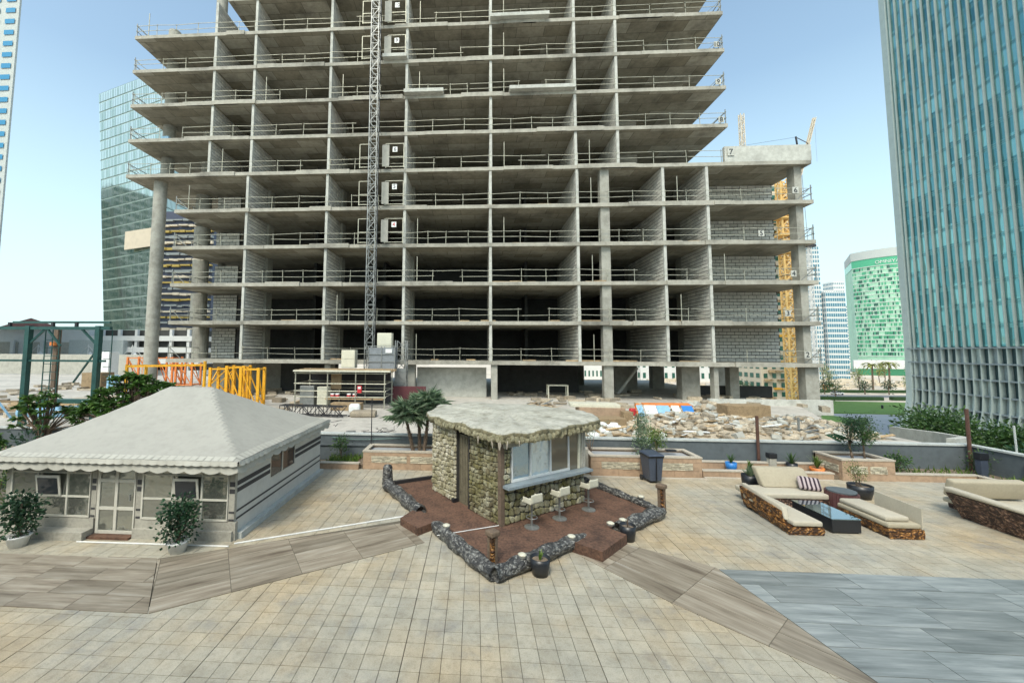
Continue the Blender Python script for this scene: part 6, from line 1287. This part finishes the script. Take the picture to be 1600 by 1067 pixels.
# street level: trees, hedges, cars, banks
HB = MB().prism([(112, 148.5), (140, 150.5), (140, 152), (112, 150)], G, G + 1.2); tag(HB.build('hedge', M['hedge'], kind=None), 'long clipped dark hedge along the far edge of the lawn', 'hedge')
tag(MB().prism([(143.5, 151), (158, 152), (158, 153.5), (143.5, 152.5)], G, G + 1.2).build('hedge', M['hedge']), 'short clipped hedge right of the lawn path', 'hedge'); tag(MB().prism([(100, 175), (210, 182), (210, 184), (100, 177)], G, G + 1.1).build('hedge', M['hedge']), 'low planted strip beyond the street', 'hedge'); tag(MB().prism([(88, 88), (104, 104), (105, 103), (89, 87)], G + .25, G + 1.0).build('hedge', M['hedge']), 'diagonal clipped hedge on the lawn near the glass tower', 'hedge'); tag(MB().prism([(74, 86), (92, 103), (91, 104), (73, 87)], G + .25, G + 1.0).build('hedge', M['hedge']), 'diagonal clipped hedge at the left lawn patch', 'hedge')
specs = [(146.5, 180, 9, 'leaf_yellow', 'yellow-green street tree left of the two palms', 2.8), (160, 182, 10, 'leaf_yellow', 'rounded yellow-green street tree in the middle of the street row', 3.6), (124, 158, 5, 'leaf', 'small dark round tree at the left hedge end', 2.2), (131, 158.5, 5.4, 'leaf', 'dark round tree above the middle of the hedge', 2.6),
         (138, 172, 5, 'leaf_dark', 'purple-dark low tree behind the street, left one', 3), (154, 173, 4.5, 'leaf_dark', 'purple-dark low tree behind the street, middle one', 3), (162, 172, 4.6, 'leaf_dark', 'purple-dark low tree behind the street, right one', 3), (184, 186, 6, 'leaf_bright', 'broad pale green tree near the glass tower foot', 4.5), (176, 176, 10, 'leaf_palm', 'palm-like tree touching the edge of the glass tower', 3.4), (196, 210, 12, 'leaf_yellow', 'tall yellow-green tree left of the far palm', 4), (205, 222, 12, 'leaf_yellow', 'yellow-green tree under the green office podium', 5), (178, 222, 11, 'leaf_yellow', 'pale yellow tree below the gridded towers', 4), (170, 232, 9, 'leaf', 'darker green tree below the gridded towers', 3), (112, 165, 4, 'leaf_bright', 'bright green tree seen between the ground floor columns', 3), (98, 158, 5, 'leaf', 'dark green tree seen between the ground floor columns', 4), (225, 225, 12, 'leaf_yellow', 'yellow-green tree hugging the glass tower edge', 5), (104, 128, 3.2, 'leaf_bright', 'tiny young tree on the lawn', 1.0)]
for i, (x, y, h, lf, lab, w) in enumerate(specs): tree('street_tree', lab, 'tree', (x, y, G), h, (w * .5, w * .5), 380, .55 if h > 4 else .3, lf, .22, 200 + i, h * .45, clump=10)
for i, (x, y, h, lab) in enumerate(((178, 196, 13, 'tall date palm left of two beside the green office'), (188, 199, 13.5, 'tall date palm right of two beside the green office'), (214, 214, 12, 'date palm nearest the glass tower edge'))):
    t = thing('date_palm', lab, 'palm tree', (x, y, G)); MB().tube((0, 0, 0), (.2, 0, h - 2.5), .4, 7, .3).build('trunk', M['trunk'], t); fo = MB(); rg = random.Random(i)
    for k in range(34):
        a = rg.uniform(0, 6.28); d = Vector((math.cos(a), math.sin(a), rg.uniform(.1, 1.5))).normalized(); p = Vector((0, 0, h - 2.5))
        for s_ in range(5): q = p + d * .85; u = Vector((-math.sin(a), math.cos(a), 0)) * .3; fo.add([p - u, p + u, q + u * .8, q - u * .8], [(0, 1, 2, 3)]); p = q; d = (d + Vector((0, 0, -.38))).normalized()
    fo.build('crown', M['leaf_yellow'] if i < 2 else M['leaf_palm'], t)
mb = MB(); rg = random.Random(14)
for _ in range(260): x, y = rg.uniform(95, 230), rg.uniform(186, 300); mb.rbox((x, y, G + .6), (rg.uniform(1, 6), rg.uniform(1, 3), rg.uniform(.6, 2.4)), rg.uniform(0, 3))
tag(mb.build('distant_site_clutter', M['far_cream'], kind='stuff'), 'sunlit clutter of materials and low walls on the far building plots', 'clutter')
car = thing('parked_car', 'x', 'car', (0, 0, 0)); MB().add([(-2.1, -.85, .3), (2.1, -.85, .3), (2.1, .85, .3), (-2.1, .85, .3), (-2.1, -.85, .9), (2.1, -.85, .85), (2.1, .85, .85), (-2.1, .85, .9)], [(0, 3, 2, 1), (4, 5, 6, 7), (0, 1, 5, 4), (1, 2, 6, 5), (2, 3, 7, 6), (3, 0, 4, 7)]).build('body', M['far_white'], car, bevel=.15)
MB().add([(-1.7, -.8, .9), (1.0, -.8, .9), (1.0, .8, .9), (-1.7, .8, .9), (-1.3, -.68, 1.42), (.4, -.68, 1.42), (.4, .68, 1.42), (-1.3, .68, 1.42)], [(4, 5, 6, 7), (0, 1, 5, 4), (1, 2, 6, 5), (2, 3, 7, 6), (3, 0, 4, 7)]).build('cabin', M['win_dark'], car)
for a in (-1.3, 1.3):
    for b in (-.8, .8): MB().tube((a, b - .1, .33), (a, b + .1, .33), .33, 12).build('wheel', M['black'], car)
for i, (x, y, r, lab) in enumerate(((128, 190, .1, 'white car on the far plot, leftmost of the visible cars'), (137, 196, .2, 'white car on the far plot, second from left'), (150, 204, -.1, 'white car on the far plot, third from left'), (162, 200, .1, 'white car on the far plot, fourth from left'), (118, 200, .0, 'white car seen between the ground floor columns'), (141, 170, .05, 'white car driving on the street beyond the hedge'))):
    c = car if i == 0 else clone(car, (0, 0, 0)); c.location = (x, y, G); c.rotation_euler = (0, 0, r); c['label'] = lab; c['group'] = 'cars beyond the lawn'
for i, (x, y, m, s, lab) in enumerate(((108, 178, 'orange', (12, 3, 2.6), 'orange container seen between the columns, left one'), (121, 184, 'yellow', (7, 3, 2.2), 'yellow container seen between the columns, right one'), (150, 215, 'blue', (4, 3, 3.2), 'blue portable cabin at the far plot'), (133, 178, 'blue', (2.4, 2, 3), 'small blue cabin behind the hedge'), (158, 195, 'orange', (3, 2, 2), 'small orange crate between the street trees'))): tag(MB().rbox((0, 0, s[2] / 2), s).build('container', M[m], None, loc=(x, y, G), rz=.1, bevel=.05), lab, 'container', 'containers on the far plots')
for i, (x0, x1, y, z, l) in enumerate(((60, 92, 250, 9, 'low white building seen between the ground floor columns'), (94, 150, 240, 7, 'long low white building behind the far plots'))): far_tower('low_building', l, x0, x1, y, z, 15, M['far_white'], M['far_dark'], 14, 3, .4, .5, seed=30 + i, cat='building')
tag(MB().lathe([(.25, 0), (.25, .9), (.18, 1.0), (0, 1.0)], 10).build('litter_bin', M['black'], None, loc=(117.5, 127, G + .25)), 'small black bin standing at the lawn edge', 'bin')

# ------------------------------------------------------------------ the building the picture is taken from, unseen behind the camera, its height cut to let the sun past
def own(name, label, x0, x1, y0, y1, z1, wm, gm, nx, nz):
    t = thing(name, label, 'building', ((x0 + x1) / 2, y1, 0)); ox = (x0 + x1) / 2; MB().box(x0 - ox, x1 - ox, y0 - y1, 0, -11.2, z1).build('wall', wm, t); mb = MB()
    for j in range(nz):
        for i in range(nx): a = x0 - ox + (x1 - x0) * (i + .15) / nx; b = x0 - ox + (x1 - x0) * (i + .85) / nx; c = z1 * (j + .2) / nz; d = z1 * (j + .85) / nz; mb.box(a, b, .01, .06, c, d)
    mb.build('windows', gm, t, kind='stuff')
own('apartment_building', 'unseen apartment building the view is taken from, made low to let the sun past', -55, 50, -28, -1.6, 8.5, M['far_white'], M['far_blue'], 40, 3)
